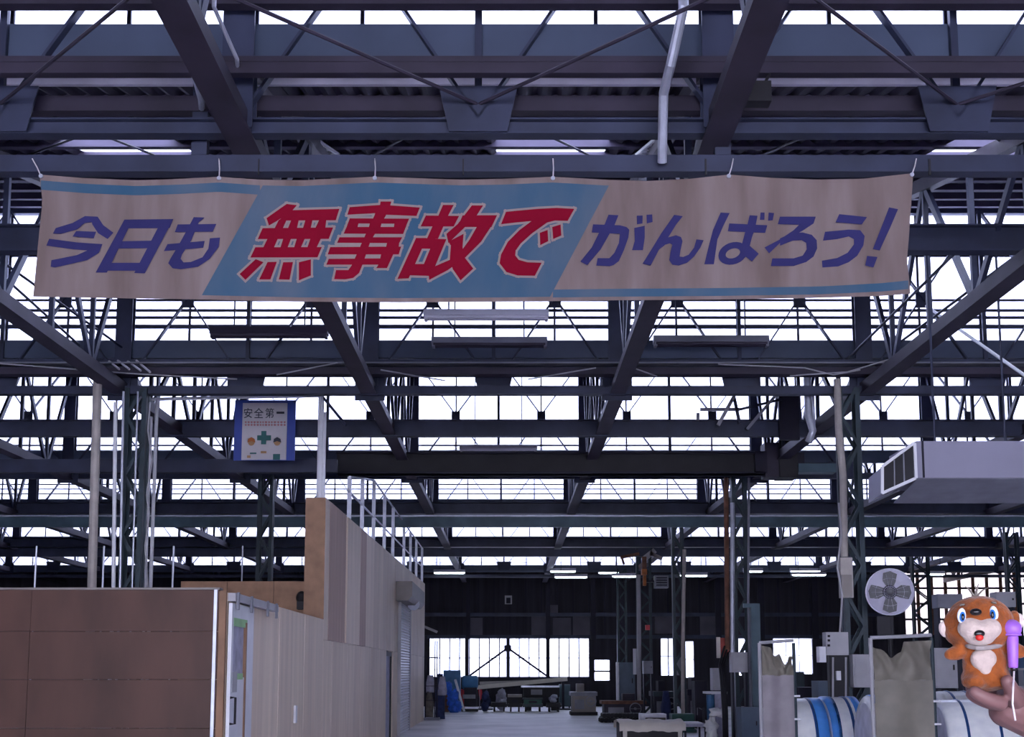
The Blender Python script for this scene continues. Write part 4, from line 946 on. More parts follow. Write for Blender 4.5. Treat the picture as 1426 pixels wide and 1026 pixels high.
# flared grille end turned toward the aisle
g0 = [P(1228, 650, YD+0.1), P(1273, 617, YD-0.05), P(1275, 666, YD-0.05), P(1228, 687, YD+0.1)]
MB().prism(g0, (0.12, 0.9, 0.02)).build('flare', 'duct', du)
ce = sum(g0, Vector())/4
ins = [p+(ce-p)*0.10+Vector((-0.004, -0.012, 0)) for p in g0]
MB().prism(ins, (0.01, 0.008, 0)).build('grille_recess', 'black', du)
for f in (0.36, 0.68): MB().bar(ins[0]+(ins[1]-ins[0])*f+Vector((0,-0.01,0)), ins[3]+(ins[2]-ins[3])*f+Vector((0,-0.01,0)), 0.012, 0.012).build('grille_bar', 'grey_mid', du)
for i in range(4): MB().bar(g0[i]+Vector((0,-0.012,0)), g0[(i+1) % 4]+Vector((0,-0.012,0)), 0.03, 0.03).build('grille_frame', 'white_paint', du)
x = Xp(1284, 640, YD); MB().box((x, YD-0.012, z0), (x+0.02, YD, z1)).build('seam', 'steel_dark', du)
MB().prism([(xg, YD, z0), (xg+0.02, YD+0.9, z0-0.14), (xe, YD+0.9, z0-0.14), (xe, YD, z0)], (0, 0.02, -0.012)).build('under_tray', 'grey_mid', du)
for x in (1302, 1400): MB().tube([P(x, 615, YD+0.4), Vector((P(x, 615, YD+0.4).x, YD+0.4, CHORD+0.6))], 0.014).build('hanger', 'steel', du)

# ================================================================== FLOOR THINGS, FAR END
def gy(py): return ground(VPX, py).y
def lump(mb, c, r, seed, n=14, m=9, amp=0.22):
    rnd = random.Random(seed); k = len(mb.v); mb.ball(c, r, n, m)
    ph = [rnd.uniform(0, 6.28) for _ in range(6)]
    for i in range(k, len(mb.v)):
        d = mb.v[i]-Vector(c); u = d.normalized()
        f = 1+amp*(math.sin(5*u.x+ph[0])*math.sin(4*u.y+ph[1])+0.6*math.sin(9*u.z+ph[2]+3*u.x)+0.4*math.sin(13*u.x+ph[3]))
        mb.v[i] = Vector(c)+d*f
    return mb
def heap(name, label, x0, y0, x1, y1, Y, m, seed, cat, n=4, amp=0.2, part='fold', zb=None):
    a = P(x0, y1, Y); b = P(x1, y0, Y); t = thing(name, label, cat, ((a.x+b.x)/2, Y, zb or 0.0))
    rnd = random.Random(seed); w = b.x-a.x; z0 = zb if zb is not None else 0.0; h = b.z-z0
    mb = MB()
    for i in range(n):
        r = (w*0.30, 0.25, h*0.28)
        lump(mb, (a.x+w*rnd.uniform(0.3, 0.7), Y+rnd.uniform(-0.1, 0.1), z0+h*(0.27+0.48*i/max(1, n-1))), r, seed+i, amp=amp)
    for v in mb.v: v.z = max(v.z, z0)
    mb.build(part, m, t, True)
    return t
# rack with coats and tarpaulins by the end of the plywood wall
rk = thing('wheeled_rack', 'tall dark wire rack beside the end of the plywood wall', 'rack', ground(600, 1003))
g = ground(600, 1003); Yk = g.y+0.4
for x in (593, 606, 609): MB().tube([P(x, 885 if x < 600 else 892, Yk), Vector((P(x, 900, Yk).x, Yk, 0.08))], 0.02).build('upright', 'steel_dark', rk)
for py in (915, 932, 955, 975): MB().bar(P(592, py, Yk), P(610, py, Yk), 0.02).build('cross_bar', 'steel_dark', rk)
MB().box((P(591, 1000, Yk).x, Yk-0.3, 0), (P(612, 1000, Yk).x, Yk+0.3, 0.08)).build('base', 'grey_mid', rk)
MB().bar(P(590, 872, Yk), P(609, 880, Yk), 0.03, 0.08).build('top_arm', 'grey_paint', rk)
def coat(label, x0, y0, x1, y1, Y, m, group=None, seed=1):
    a = P(x0, y1, Y); b = P(x1, y0, Y); w = b.x-a.x; z0 = max(a.z, 0.0); mb = MB(); rnd = random.Random(seed)
    rows = []
    for j in range(9):
        v = j/8; hw = w/2*(0.55+0.45*min(1, v*2.2)); z = b.z+(z0-b.z)*v; cx = (a.x+b.x)/2
        rows.append([Vector((cx+hw*math.cos(t*math.pi/6)*(1+0.10*math.sin(3*t+j+seed)), Y+0.16*math.sin(t*math.pi/6)*(1+0.25*math.sin(5*t+seed)), z)) for t in range(12)])
    for r in rows: mb.v += r
    for j in range(8):
        for k in range(12): k2 = (k+1) % 12; mb.f.append((j*12+k, j*12+k2, (j+1)*12+k2, (j+1)*12+k))
    mb.f.append(tuple(range(12))[::-1]); mb.f.append(tuple(96+k for k in range(12)))
    return tag(mb.build('hanging_coat', m, None, True), label, 'coat', group)
coat('lilac work coat hanging at the end of the plywood wall', 593, 940, 606, 964, Yk+0.3, 'lilac_cloth', None, 2)
coat('khaki overalls hanging below the lilac coat', 592, 963, 604, 998, Yk+0.3, 'khaki_cloth', None, 4)
coat('navy work coat hanging behind the dark wire rack', 606, 938, 620, 1006, Yk+0.9, 'navy_cloth', None, 5)
coat('pale blue sheet hanging beside the navy coat', 610, 942, 622, 968, Yk+0.6, 'lilac_cloth', None, 8)
bt = thing('tarpaulin_bundle', 'bright blue plastic tarpaulin bundle slumped on the floor', 'tarpaulin', ground(632, 992))
Yb = gy(992); mb = MB()
for i, (x, y, rx, rz) in enumerate([(631, 986, 7, 8), (629, 972, 7, 11), (624, 958, 6, 9), (637, 984, 6, 8), (634, 968, 5, 9)]):
    c = P(x, y, Yb); s_ = Yb/F_PX; lump(mb, c, (rx*s_, 0.2, rz*s_), 20+i, 16, 12, 0.16)
for v in mb.v: v.z = max(0, v.z)
mb.build('crumpled_sheet', 'blue_tarp', bt, True)
def extinguisher(label, px, ytop, ybot, m='red_plastic', w=4.0):
    Y = gy(ybot); a = P(px, ytop, Y); r = w*Y/F_PX; h = a.z
    t = thing('fire_extinguisher', label, 'extinguisher', (a.x, Y, 0))
    MB().lathe((a.x, Y, 0), (0,0,1), [(0, r*0.95), (h*0.78, r), (h*0.88, r*0.7), (h*0.93, r*0.3)], 14).build('cylinder', m, t, True)
    MB().box((a.x-r*0.7, Y-0.03, h*0.93), (a.x+r*0.5, Y+0.03, h)).build('handle', 'black', t)
    MB().tube([(a.x+r*0.4, Y, h*0.95), (a.x+r*1.2, Y, h*0.8), (a.x+r*1.1, Y-0.05, h*0.45)], 0.025).build('hose', 'black', t)
    return t
extinguisher('dark red cylinder standing between the coats and the blue tarpaulin', 621, 960, 991, 'rust', 4.5)
extinguisher('bright red cylinder standing right of the blue tarpaulin', 643, 957, 987, 'red_plastic', 4.5)
tag(MB().bar(P(634, 946, Yb+0.5), ground(645, 992)+Vector((0, 0.9, 0.02)), 0.09, 0.05).build('white_tube', 'white_paint'), 'white tube leaning above the bright red cylinder', 'tube')
cabinet('blue_cabinet', 'blue-grey cabinet standing behind the coats below the far window', 617, 933, 641, 985, 50.0, 0.6, 'blue_paint', cat='cabinet', legs=True)
md = thing('motor_drum', 'dark blue machine drum on a stand beside the red cylinder', 'machine', (P(654, 980, 48.5).x, 48.5, 0))
a = P(643, 958, 48.5); b = P(666, 942, 48.5); zc = (a.z+b.z)/2
MB().lathe((a.x, 48.5, zc), (1,0,0), [(0, 0.2), (0.05, 0.26), (b.x-a.x-0.05, 0.26), (b.x-a.x, 0.15)], 16).build('drum', 'blue_paint', md, True)
MB().box((a.x+0.1, 48.3, 0.2), (b.x-0.05, 48.8, zc-0.2)).build('stand', 'steel_dark', md); MB().box((a.x, 48.2, 0), (b.x, 48.9, 0.1)).build('base', 'black', md); MB().box((a.x+0.05, 48.25, 0.5), (b.x-0.1, 48.3, 0.66)).build('shelf_edge', 'grey_mid', md)
fg = thing('warning_flag', 'pink-red pennant on a thin pole in front of the dark machines', 'flag', ground(668, 986)); Yf = gy(986)
MB().tube([Vector((P(668, 960, Yf).x, Yf, 0)), P(668, 958, Yf)], 0.018).build('pole', 'grey_mid', fg); MB().prism([P(666, 960, Yf), P(671, 960, Yf), P(672, 970, Yf), P(668, 976, Yf)], (0, 0.02, 0)).build('pennant', 'red_plastic', fg)
heap('covered_load', 'round blue-grey covered load on the floor beside the pennant', 670, 963, 688, 985, 48.5, 'navy_cloth', 31, 'load', 3, 0.12, 'cover')
heap('covered_load', 'lilac sheet draped over a low load in the machine row', 688, 960, 708, 984, 49.6, 'lilac_cloth', 35, 'load', 4, 0.16, 'cover')
def cart(label, x0, y0, x1, y1, Y, m, m2='black', load=None, group=None):
    a = P(x0, y1, Y); b = P(x1, y0, Y); w = b.x-a.x; h = b.z
    t = thing('parts_cart', label, 'cart', ((a.x+b.x)/2, Y+0.4, 0), group)
    MB().box((a.x, Y, 0.18), (b.x, Y+0.9, 0.30)).build('deck', m2, t)
    MB().box((a.x+0.04, Y+0.05, 0.30), (b.x-0.04, Y+0.85, 0.30+(h-0.30)*0.72)).build('crate', m, t)
    MB().box((a.x, Y, 0.30+(h-0.30)*0.72), (b.x, Y+0.9, h)).build('lid', load or m2, t)
    for sx in (a.x+0.12, b.x-0.12):
        for sy in (Y+0.1, Y+0.8): MB().lathe((sx-0.03, sy, 0.09), (1,0,0), [(0, 0.09), (0.06, 0.09)], 12).build('wheel', 'black', t)
    MB().box((a.x+w*0.3, Y-0.01, 0.30+(h-0.30)*0.2), (a.x+w*0.7, Y, 0.30+(h-0.30)*0.5)).build('front_plate', 'steel_dark', t)
    return t
cart('low black cart beside the lilac sheet', 684, 978, 706, 987, 48.0, 'black')
cart('black boxy cart with a pale top in the machine row', 707, 967, 727, 987, 48.0, 'black', 'black', 'taupe')
cart('dark green low trolley under the black machine bed', 728, 972, 756, 987, 48.0, 'dark_green', 'steel_green')
bed = thing('machine_bed', 'black machine bed with a pale bar across its top', 'machine', (P(752, 980, 49.3).x, 49.3, 0))
a = P(729, 970, 49.3); b = P(779, 957, 49.3); MB().box((a.x, 49.3, a.z), (b.x, 50.1, b.z)).build('body', 'black', bed); MB().box((a.x-0.1, 49.2, b.z), (b.x, 49.5, b.z+0.07)).build('top_bar', 'galv', bed)
for x in (a.x+0.2, b.x-0.2): MB().box((x-0.12, 49.4, 0), (x+0.12, 50.0, a.z)).build('leg', 'black', bed)
MB().box((a.x+0.3, 49.28, a.z+0.08), (a.x+0.75, 49.3, b.z-0.08)).build('cover_plate', 'grey_mid', bed)
heap('covered_load', 'small white wrapped bundle on a dark trolley near the machine bed', 763, 967, 779, 980, 48.05, 'lilac_cloth', 41, 'load', 3, 0.12, 'cover', P(770, 979, 47.6).z)
cart('dark trolley carrying the small white wrapped bundle', 761, 979, 782, 986, 47.6, 'black')
lb = thing('long_beam', 'long pale steel beam lying on trestles in front of the far window', 'beam', P(715, 960, 50.5))
MB().bar(P(664, 957, 50.6), P(790, 945, 50.6), 0.14, 0.17).build('beam', 'cream_sheet', lb); MB().bar(P(668, 951, 51.2), P(764, 948, 51.2), 0.10, 0.12).build('second_beam', 'beige_pipe', lb)
for x, yy in ((676, 957), (784, 947)): c = P(x, yy, 50.6); MB().bar((c.x, 50.6, 0), (c.x, 50.6, c.z-0.06), 0.1).build('trestle_leg', 'steel_dark', lb); MB().box((c.x-0.3, 50.3, 0), (c.x+0.3, 51.3, 0.05)).build('trestle_foot', 'steel_dark', lb); MB().box((c.x-0.05, 50.5, c.z-0.16), (c.x+0.05, 51.3, c.z-0.08)).build('trestle_arm', 'steel_dark', lb)
cabinet('teal_cabinet', 'teal machine cabinet behind the black machine bed', 779, 953, 794, 983, 52.0, 0.6, 'steel_teal', cat='cabinet', knob=False, legs=True)
# machines at the right-hand side of the aisle
def machine(label, x0, y0, x1, y1, Y, m, top=None, seed=1, dep=1.2):
    rnd = random.Random(seed); a = P(x0, y1, Y); b = P(x1, y0, Y); w = b.x-a.x; h = b.z
    t = thing('workshop_machine', label, 'machine', ((a.x+b.x)/2, Y+dep/2, 0))
    MB().box((a.x, Y, 0), (b.x, Y+dep, 0.12)).build('base', 'black', t)
    MB().box((a.x+w*0.06, Y+0.05, 0.12), (b.x-w*0.06, Y+dep-0.05, h*0.62)).build('body', m, t)
    MB().box((a.x, Y, h*0.62), (b.x, Y+dep, h*0.74)).build('table', top or 'rust', t)
    hx = a.x+w*rnd.uniform(0.2, 0.5); MB().box((hx, Y+0.3, h*0.74), (hx+w*0.28, Y+dep-0.2, h)).build('head', m, t)
    c = Vector((a.x+w*0.75, Y, h*0.45)); mb = MB()
    for k in range(16): mb.bar(c+Vector((math.cos(k*math.pi/8)*0.18, -0.08, math.sin(k*math.pi/8)*0.18)), c+Vector((math.cos((k+1)*math.pi/8)*0.18, -0.08, math.sin((k+1)*math.pi/8)*0.18)), 0.03)
    mb.bar(c+Vector((-0.18, -0.08, 0)), c+Vector((0.18, -0.08, 0)), 0.02); mb.tube([c+Vector((0, -0.09, 0)), c+Vector((0, 0.06, 0))], 0.04); mb.build('hand_wheel', 'grey_mid', t)
    MB().box((a.x+w*0.15, Y+0.03, h*0.2), (a.x+w*0.5, Y+0.05, h*0.5)).build('panel', 'grey_mid', t)
    return t
machine('brown machine with a hose on its side at the right of the aisle', 795, 952, 832, 989, 44.0, 'taupe', 'grey_mid', 1)
machine('long low machine with a rusty table top behind the pallets', 838, 966, 900, 999, 39.2, 'steel_brown', 'rust', 2, 1.0)
machine('dark machine under the orange hoist column', 910, 948, 942, 996, 38.5, 'steel_dark', 'steel_green', 3)
machine('dark machine behind the slim lattice column', 958, 943, 985, 992, 36.5, 'steel_brown', 'steel_dark', 4)
machine('green-grey machine behind the square far window bench', 1085, 935, 1140, 990, 30.0, 'steel_green', 'steel', 6)
lk = cabinet('steel_locker', 'dark blue-grey locker with a bright edge behind the rusty table', 862, 922, 884, 975, 43.0, 0.7, 'cabinet_blue', cat='locker', legs=True)
MB().px(858.5, 922, 862, 975, 43.0, 0.1).build('bright_edge_strip', 'white_paint', lk)
pn = thing('standing_board', 'tall white and grey panel standing beside the dark locker', 'panel', (P(887, 940, 41.5).x, 41.5, 0))
MB().px(882, 903, 886, 939, 41.5, 0.05).build('white_face', 'white_paint', pn); MB().px(886, 903, 892, 939, 41.5, 0.05).build('grey_face', 'grey_paint', pn); a = P(887, 939, 41.5); MB().box((a.x-0.05, 41.5, 0), (a.x+0.05, 41.55, a.z)).build('stand', 'steel_dark', pn); MB().box((a.x-0.3, 41.3, 0), (a.x+0.3, 41.75, 0.03)).build('foot', 'steel_dark', pn)
cabinet('grey_control_box', 'grey control box beside the orange hoist column', 896, 920, 909, 938, 38.0, 0.3, 'grey_mid', cat='box', legs=True)
cabinet('pale_control_box', 'pale box standing left of the rust-red pipe', 993, 930, 1009, 961, 29.5, 0.4, 'grey_paint', knob=False, cat='box', legs=True)
cabinet('grey_junction_box', 'pale grey junction box on the green lattice column', 1019, 908, 1041, 936, 24.5, 0.25, 'grey_paint', knob=False, cat='box', legs=True)
bn = thing('recycling_bin', 'lilac and blue bin with a white rim left of the green lattice column', 'bin', (P(996, 990, 27.5).x, 27.5, 0))
a = P(986, 1008, 27.5); b = P(1011, 966, 27.5); MB().box((a.x+0.17, 27.5, 0), (b.x, 28.0, b.z)).build('body', 'lilac_cloth', bn); MB().tube([(a.x+0.08, 27.6, 0), (a.x+0.08, 27.6, b.z-0.02)], 0.09, 12).build('blue_tube', 'blue_paint', bn); MB().box((a.x-0.02, 27.45, b.z), (b.x+0.02, 28.05, b.z+0.05)).build('rim', 'white_paint', bn)
ww = thing('crumpled_wrap', 'crumpled white plastic wrap thrown beside the bin', 'wrap', ground(997, 1024)); Yw = 25.8
mb = MB(); lump(mb, P(1000, 992, Yw), (0.22, 0.12, 0.09), 51, 16, 10, 0.3); lump(mb, P(990, 1010, Yw), (0.12, 0.12, 0.16), 52, 16, 10, 0.3); lump(mb, P(992, 1030, Yw), (0.14, 0.14, 0.3), 53, 16, 10, 0.2)
for v in mb.v: v.z = max(0, v.z)
mb.build('film', 'wrap', ww, True)
# pallets
def pallet(label, cx, Y, z, w=1.1, d=1.0, m='black', group=None):
    t = thing('pallet', label, 'pallet', (cx, Y, z), group); f = None
    for j in range(5):
        x0 = cx-w/2+j*w/5
        for zz in (z+0.115, z): MB().box((x0+0.02, Y-d/2, zz), (x0+w/5-0.02, Y+d/2, zz+0.02)).build('deck_board', m, t)
    for yy in (-d/2+0.05, 0, d/2-0.05): MB().box((cx-w/2, Y+yy-0.05, z+0.02), (cx+w/2, Y+yy+0.05, z+0.115)).build('bearer', m, t)
    return t
g = ground(848, 1006)
for i, (px, z) in enumerate([(848, 0.0), (851, 0.14), (876, 0.0), (878, 0.14)]):
    pallet(['dark wooden pallet on the floor at the aisle edge', 'dark wooden pallet on top at the aisle edge', 'dark wooden pallet on the floor beside the white box', 'dark wooden pallet on top beside the white box'][i], Xp(px, 1000, g.y+0.5), g.y+0.5, z, 0.55 if i > 1 else 0.6, 0.8)
bxx = thing('white_box', 'white low box with an olive front panel behind the cream covered crate', 'box', (P(912, 1000, 30).x, 30, 0))
a = P(893, 1012, 30); b = P(928, 994, 30); MB().box((a.x, 30, 0), (b.x, 30.6, b.z)).build('body', 'white_paint', bxx); MB().px(899, 999, 927, 1006, 29.98, 0.02).build('front_panel', 'khaki_cloth', bxx)
ck = thing('covered_crate', 'crate with a cream sheet draped over its top in the foreground aisle', 'crate', (P(908, 1020, 24).x, 24, 0))
a = P(866, 1026, 24); b = P(951, 1008, 24); MB().box((a.x, 24.0, 0), (b.x, 25.2, b.z)).build('body', 'black', ck)
mb = MB(); nx = 24
for i in range(nx+1):
    x = a.x-0.05+(b.x-a.x+0.1)*i/nx; dz = 0.006*math.sin(i*1.7)+0.012*math.sin(i*0.6)
    mb.v += [Vector((x, 23.94, b.z-0.14+dz)), Vector((x, 23.95, b.z+0.01)), Vector((x, 24.6, b.z+0.07+dz)), Vector((x, 25.25, b.z+0.02)), Vector((x, 25.28, b.z-0.12-dz))]
for i in range(nx):
    for j in range(4): q = i*5+j; mb.f.append((q, q+5, q+6, q+1))
mb.build('sheet', 'cream_sheet', ck, True)
for x in (a.x+0.02, b.x-0.1): MB().box((x, 23.97, 0), (x+0.08, 24.0, b.z-0.1)).build('corner_post', 'cream_sheet', ck)
ga, gb2 = P(936, 994, 31.7), P(967, 994, 31.7)
gb = tag(MB().box((ga.x, 31.7, 0), (gb2.x, 32.3, ga.z)).box((ga.x-0.05, 31.65, 0), (gb2.x+0.05, 32.35, 0.08)).build('green_base', 'dark_green'), 'dark green base block under the slim lattice column', 'base')
pt = thing('paper_table', 'low table with white sheets beside the crumpled wrap', 'table', (P(970, 1015, 26.5).x, 26.5, 0))
a = P(952, 1014, 26.5); b = P(985, 1008, 26.5); MB().box((a.x, 26.5, b.z-0.06), (b.x, 27.4, b.z)).build('table_top', 'lilac_cloth', pt); MB().box((a.x+0.05, 26.55, b.z), (b.x-0.1, 27.2, b.z+0.03)).build('paper_stack', 'white_paint', pt)
for sx in (a.x+0.04, b.x-0.04): 
    for sy in (26.54, 27.36): MB().box((sx-0.02, sy-0.02, 0), (sx+0.02, sy+0.02, b.z-0.06)).build('leg', 'steel_dark', pt)
cabinet('tool_cabinet', 'dark blue-grey tool cabinet under the junction box', 1033, 985, 1057, 1030, 23.2, 0.5, 'cabinet_blue', cat='cabinet', legs=True)
cb = thing('gas_hose_reel', 'black hoses hanging in front of the green lattice column', 'hose', (P(1020, 1000, 24.4).x, 24.4, 0))
for dx in (0, 5, 9): MB().tube([P(1009+dx*0.6, 900+dx, 24.83), P(1002+dx*0.6, 925, 24.4), P(1005+dx*0.6, 960, 24.3), P(1007+dx*0.6, 990, 24.3), Vector((P(1007+dx*0.6, 990, 24.3).x, 24.3, 0))], 0.022, 8).build('hose', 'black', cb, True)
coat('navy work coat hung on the machine beside the slim lattice column', 921, 962, 934, 1010, 37.0, 'navy_cloth', None, 11)
cabinet('machine_cabinet', 'dark narrow machine cabinet between the slim column and the bin', 968, 948, 984, 985, 34.0, 0.6, 'steel_dark', cat='cabinet', legs=True)
cabinet('machine_cabinet', 'brown-grey machine cabinet behind the rust-red pipe column', 1060, 932, 1080, 985, 32.2, 0.6, 'steel_brown', cat='cabinet', legs=True)
cabinet('tool_cabinet', 'grey hutch on legs beside the tall far window', 940, 915, 955, 940, 44.5, 0.5, 'grey_mid', cat='cabinet', legs=True)
# orange hoist
oh = thing('jib_hoist', 'orange jib hoist with slanted arms at the top of a distant column', 'hoist', P(896, 812, 39.5))
Yo = 39.5
MB().bar(P(864, 776, Yo), P(890, 771, Yo), 0.12, 0.10).build('arm', 'rust', oh); MB().bar(P(897, 778, Yo), P(912, 766, Yo), 0.10, 0.18).build('pale_arm', 'grey_paint', oh); MB().bar(P(905, 770, Yo), P(922, 778, Yo), 0.10, 0.12).build('arm', 'taupe', oh)
MB().bar(P(897, 775, Yo), P(897, 800, Yo), 0.14, 0.14).build('mast', 'rust', oh); MB().px(894, 792, 901, 800, Yo-0.15, 0.3).build('motor', 'orange', oh); MB().px(896, 801, 900, 815, Yo-0.1, 0.2).build('hook_block', 'orange', oh); MB().bar(P(866, 776, Yo), P(869, 786, Yo), 0.06).build('drop', 'rust', oh); MB().bar(P(897, 785, Yo), Vector((P(897, 785, Yo).x, 40.8, P(897, 785, Yo).z)), 0.12).build('bracket', 'rust', oh)
sb = cabinet('wall_speaker', 'grey louvred box hung high beside the orange hoist', 912, 801, 931, 818, 40.3, 0.4, 'grey_mid', door=False)
for j in range(4): MB().px(914, 803.5+j*3.4, 929, 805+j*3.4, 40.26, 0.04).build('louvre', 'steel_dark', sb)
MB().box((P(920, 810, 40.5).x, 40.5, ORIGIN[sb].z+0.2), (P(900, 810, 40.5).x, 40.8, ORIGIN[sb].z+0.26)).build('bracket', 'steel_dark', sb)
tag(MB().px(899, 870, 905, 877, 40.55, 0.1).build('warning_plate', 'red_plastic'), 'small red plate on the distant orange hoist column', 'plate')

# ================================================================== FAN, SCREENS, WRAPPED ROLLS
fn = thing('pedestal_fan', 'white caged pedestal fan with dark blades beside the lattice column', 'fan', (P(1236, 826, 16.9).x, 17.1, 0))
fc = P(1239, 824, 16.9); R = 32*16.9/F_PX
ax = Vector((-0.25, -1, -0.1)).normalized(); u = ax.cross(Vector((0,0,1))).normalized(); v_ = u.cross(ax)
def ringp(c, r, tr, n=36):
    mb = MB(); pts = [c+(u*math.cos(2*math.pi*k/n)+v_*math.sin(2*math.pi*k/n))*r for k in range(n+1)]; return mb.tube(pts, tr, 5, False)
ringp(fc, R, 0.010).build('rim', 'fan_white', fn)
ringp(fc+ax*0.05, R*0.6, 0.0015).build('guard_ring', 'fan_white', fn); ringp(fc+ax*0.06, R*0.25, 0.002).build('guard_ring', 'fan_white', fn)
mb = MB()
for k in range(18):
    d = u*math.cos(2*math.pi*k/18)+v_*math.sin(2*math.pi*k/18); mb.tube([fc+ax*0.065+d*R*0.15, fc+ax*0.055+d*R*0.6, fc+d*R], 0.0012, 4, False)
gw = mb.build('guard_wires', 'fan_white', fn); gw['kind'] = 'stuff'
MB().lathe(fc-ax*0.015, -ax, [(0, R*0.985), (0.03, R*0.98), (0.10, R*0.7), (0.11, R*0.4)], 32).build('back_cover', 'fan_white', fn, True)
for k, ang in enumerate((0, 90, 180, 270)):
    t0 = math.radians(ang+6); mb = MB(); d = u*math.cos(t0)+v_*math.sin(t0); e = -u*math.sin(t0)+v_*math.cos(t0)
    pts = [d*R*0.15-e*R*0.10, d*R*0.45-e*R*0.34, d*R*0.80-e*R*0.34, d*R*0.90-e*R*0.05, d*R*0.80+e*R*0.24, d*R*0.45+e*R*0.20, d*R*0.15+e*R*0.12]
    mb.prism([fc+ax*0.02+p for p in pts], ax*0.012); mb.build('blade', 'fan_blade', fn)
MB().lathe(fc+ax*0.0, ax, [(0, R*0.30), (0.045, R*0.30), (0.06, R*0.18)], 18).build('hub', 'fan_blade', fn, True)
MB().lathe(fc-ax*0.10, -ax, [(0, 0.13), (0.2, 0.12), (0.26, 0.06)], 16).build('motor', 'black', fn, True)
q = fc-ax*0.22; MB().tube([q, Vector((q.x, q.y, 0.04))], 0.035, 10).build('pole', 'black', fn); MB().lathe((q.x, q.y, 0), (0,0,1), [(0, 0.3), (0.03, 0.29), (0.06, 0.05)], 20).build('base', 'black', fn); MB().px(1222, 858, 1244, 884, 17.08, 0.06).build('bracket_plate', 'black', fn)

def screen(label, x0, y0, x1, y1, Y, mtop, mlow, seed, sagpts, split):
    a = P(x0, 1000, Y); b = P(x1, 1000, Y); zt2 = Zp(y0, Y); zm = Zp(split, Y)
    t = thing('welding_screen', label, 'screen', ((a.x+b.x)/2, Y, 0))
    for x in (a.x, b.x): MB().tube([(x, Y, 0.02), (x, Y, zt2)], 0.022, 8).build('frame_post', 'grey_paint' if x == a.x else 'steel_green', t)
    MB().tube([(a.x, Y, zt2), (b.x, Y, zt2+0.03)], 0.02, 8).build('top_bar', 'grey_paint', t)
    MB().tube([(a.x, Y, zm), (b.x, Y, zm)], 0.012, 8).build('mid_bar', 'grey_paint', t)
    for x in (a.x, b.x): MB().box((x-0.03, Y-0.25, 0), (x+0.03, Y+0.25, 0.03)).build('foot', 'steel_dark', t)
    mb = MB(); nx, ny = 28, 18
    def topz(u):
        for (u0, d0), (u1, d1) in zip(sagpts, sagpts[1:]):
            if u <= u1: s_ = (u-u0)/(u1-u0); return zt2-(d0+(d1-d0)*(s_*s_*(3-2*s_)))
        return zt2-sagpts[-1][1]
    for i in range(nx+1):
        u_ = i/nx
        for j in range(ny+1):
            w_ = j/ny; z = topz(u_)*(1-w_)+zm*w_
            yy = Y-0.02+0.035*math.sin(u_*11+w_*4+seed)*(1-w_*0.4)+0.03*math.sin(u_*23-w_*7)*(1-w_)
            mb.v.append(Vector((a.x+0.02+(b.x-a.x-0.04)*u_, yy, z)))
    for i in range(nx):
        for j in range(ny): q = i*(ny+1)+j; mb.f.append((q, q+1, q+ny+2, q+ny+1))
    mb.build('draped_cloth', mtop, t, True)
    mb = MB(); nx = 24
    for i in range(nx+1):
        u_ = i/nx; x = a.x+0.02+(b.x-a.x-0.04)*u_
        for j in range(5): mb.v.append(Vector((x, Y-0.03+0.012*math.sin(u_*9+seed+j*0.4), zm+0.01-(zm-0.09)*j/4)))
    for i in range(nx):
        for j in range(4): q = i*5+j; mb.f.append((q, q+1, q+6, q+5))
    mb.build('lower_cloth', mlow, t, True)
    for j, zz in enumerate((Zp(split+28, Y), Zp(split+60, Y))): MB().tube([(b.x-0.02, Y-0.03, zz), (b.x+0.05, Y-0.05, zz)], 0.012).build('tie', 'white_paint', t)
    return t
screen('olive fabric screen on a frame sagging at its top beside the toy', 1216, 888, 1302, 1026, 13.4, 'curtain_olive', 'curtain_olive', 1.0, [(0, 0.10), (0.12, 0.12), (0.3, 0.22), (0.45, 0.16), (0.55, 0.04), (1, 0.03)], 948)
screen('brown fabric screen with a torn top hanging beside the teal post', 1060, 895, 1108, 1026, 14.9, 'curtain_olive', 'curtain_lilac', 2.2, [(0, 0.03), (0.3, 0.06), (0.42, 0.16), (0.6, 0.13), (0.72, 0.26), (0.9, 0.16), (1, 0.16)], 941)

def roll(label, x0, x1, ytop, Y, bands, group=None, rot=0.0):
    a = P(x0, ytop, Y); b = P(x1, ytop, Y); L_ = b.x-a.x; R = a.z/2
    t = thing('wrapped_roll', label, 'roll', ((a.x+b.x)/2, Y, 0), group)
    d = Vector((math.cos(rot), math.sin(rot), 0)); c0_ = Vector((a.x, Y, R)); n = 36
    pr = [(0, R*0.30), (0.005, R*0.93), (0.03, R*0.985)]+[(L_*f, R*(1+0.006*math.sin(f*40))) for f in (0.15, 0.3, 0.45, 0.6, 0.75, 0.88)]+[(L_-0.03, R*0.985), (L_-0.005, R*0.93), (L_, R*0.30)]
    MB().lathe(c0_, d, pr, n).build('body', 'wrap', t, True)
    MB().lathe(c0_-d*0.006, d, [(0, R*0.22), (0.01, R*0.86)], n).build('end_disc', 'wrap_end', t)
    for f, w, m in bands: MB().lathe(c0_+d*(L_*f), d, [(0, R*1.012), (w, R*1.012)], n).build('band', m, t, True)
    for s_ in (-1, 1): MB().box((a.x, Y+s_*R*0.75-0.05, 0), (b.x, Y+s_*R*0.75+0.05, 0.16)).build('chock', 'ply_edge', t)
    return t
N_, B_ = 'band_navy', 'band_blue'
roll('white plastic wrapped roll with a navy and a blue band half behind the brown screen', 1092, 1137, 972, 16.2, [(0.62, 0.035, N_), (0.70, 0.14, B_)])
roll('white plastic wrapped roll with two navy bands and a wide blue band', 1142, 1187, 970, 16.2, [(0.02, 0.10, B_), (0.20, 0.035, N_), (0.62, 0.035, N_), (0.80, 0.09, B_)])
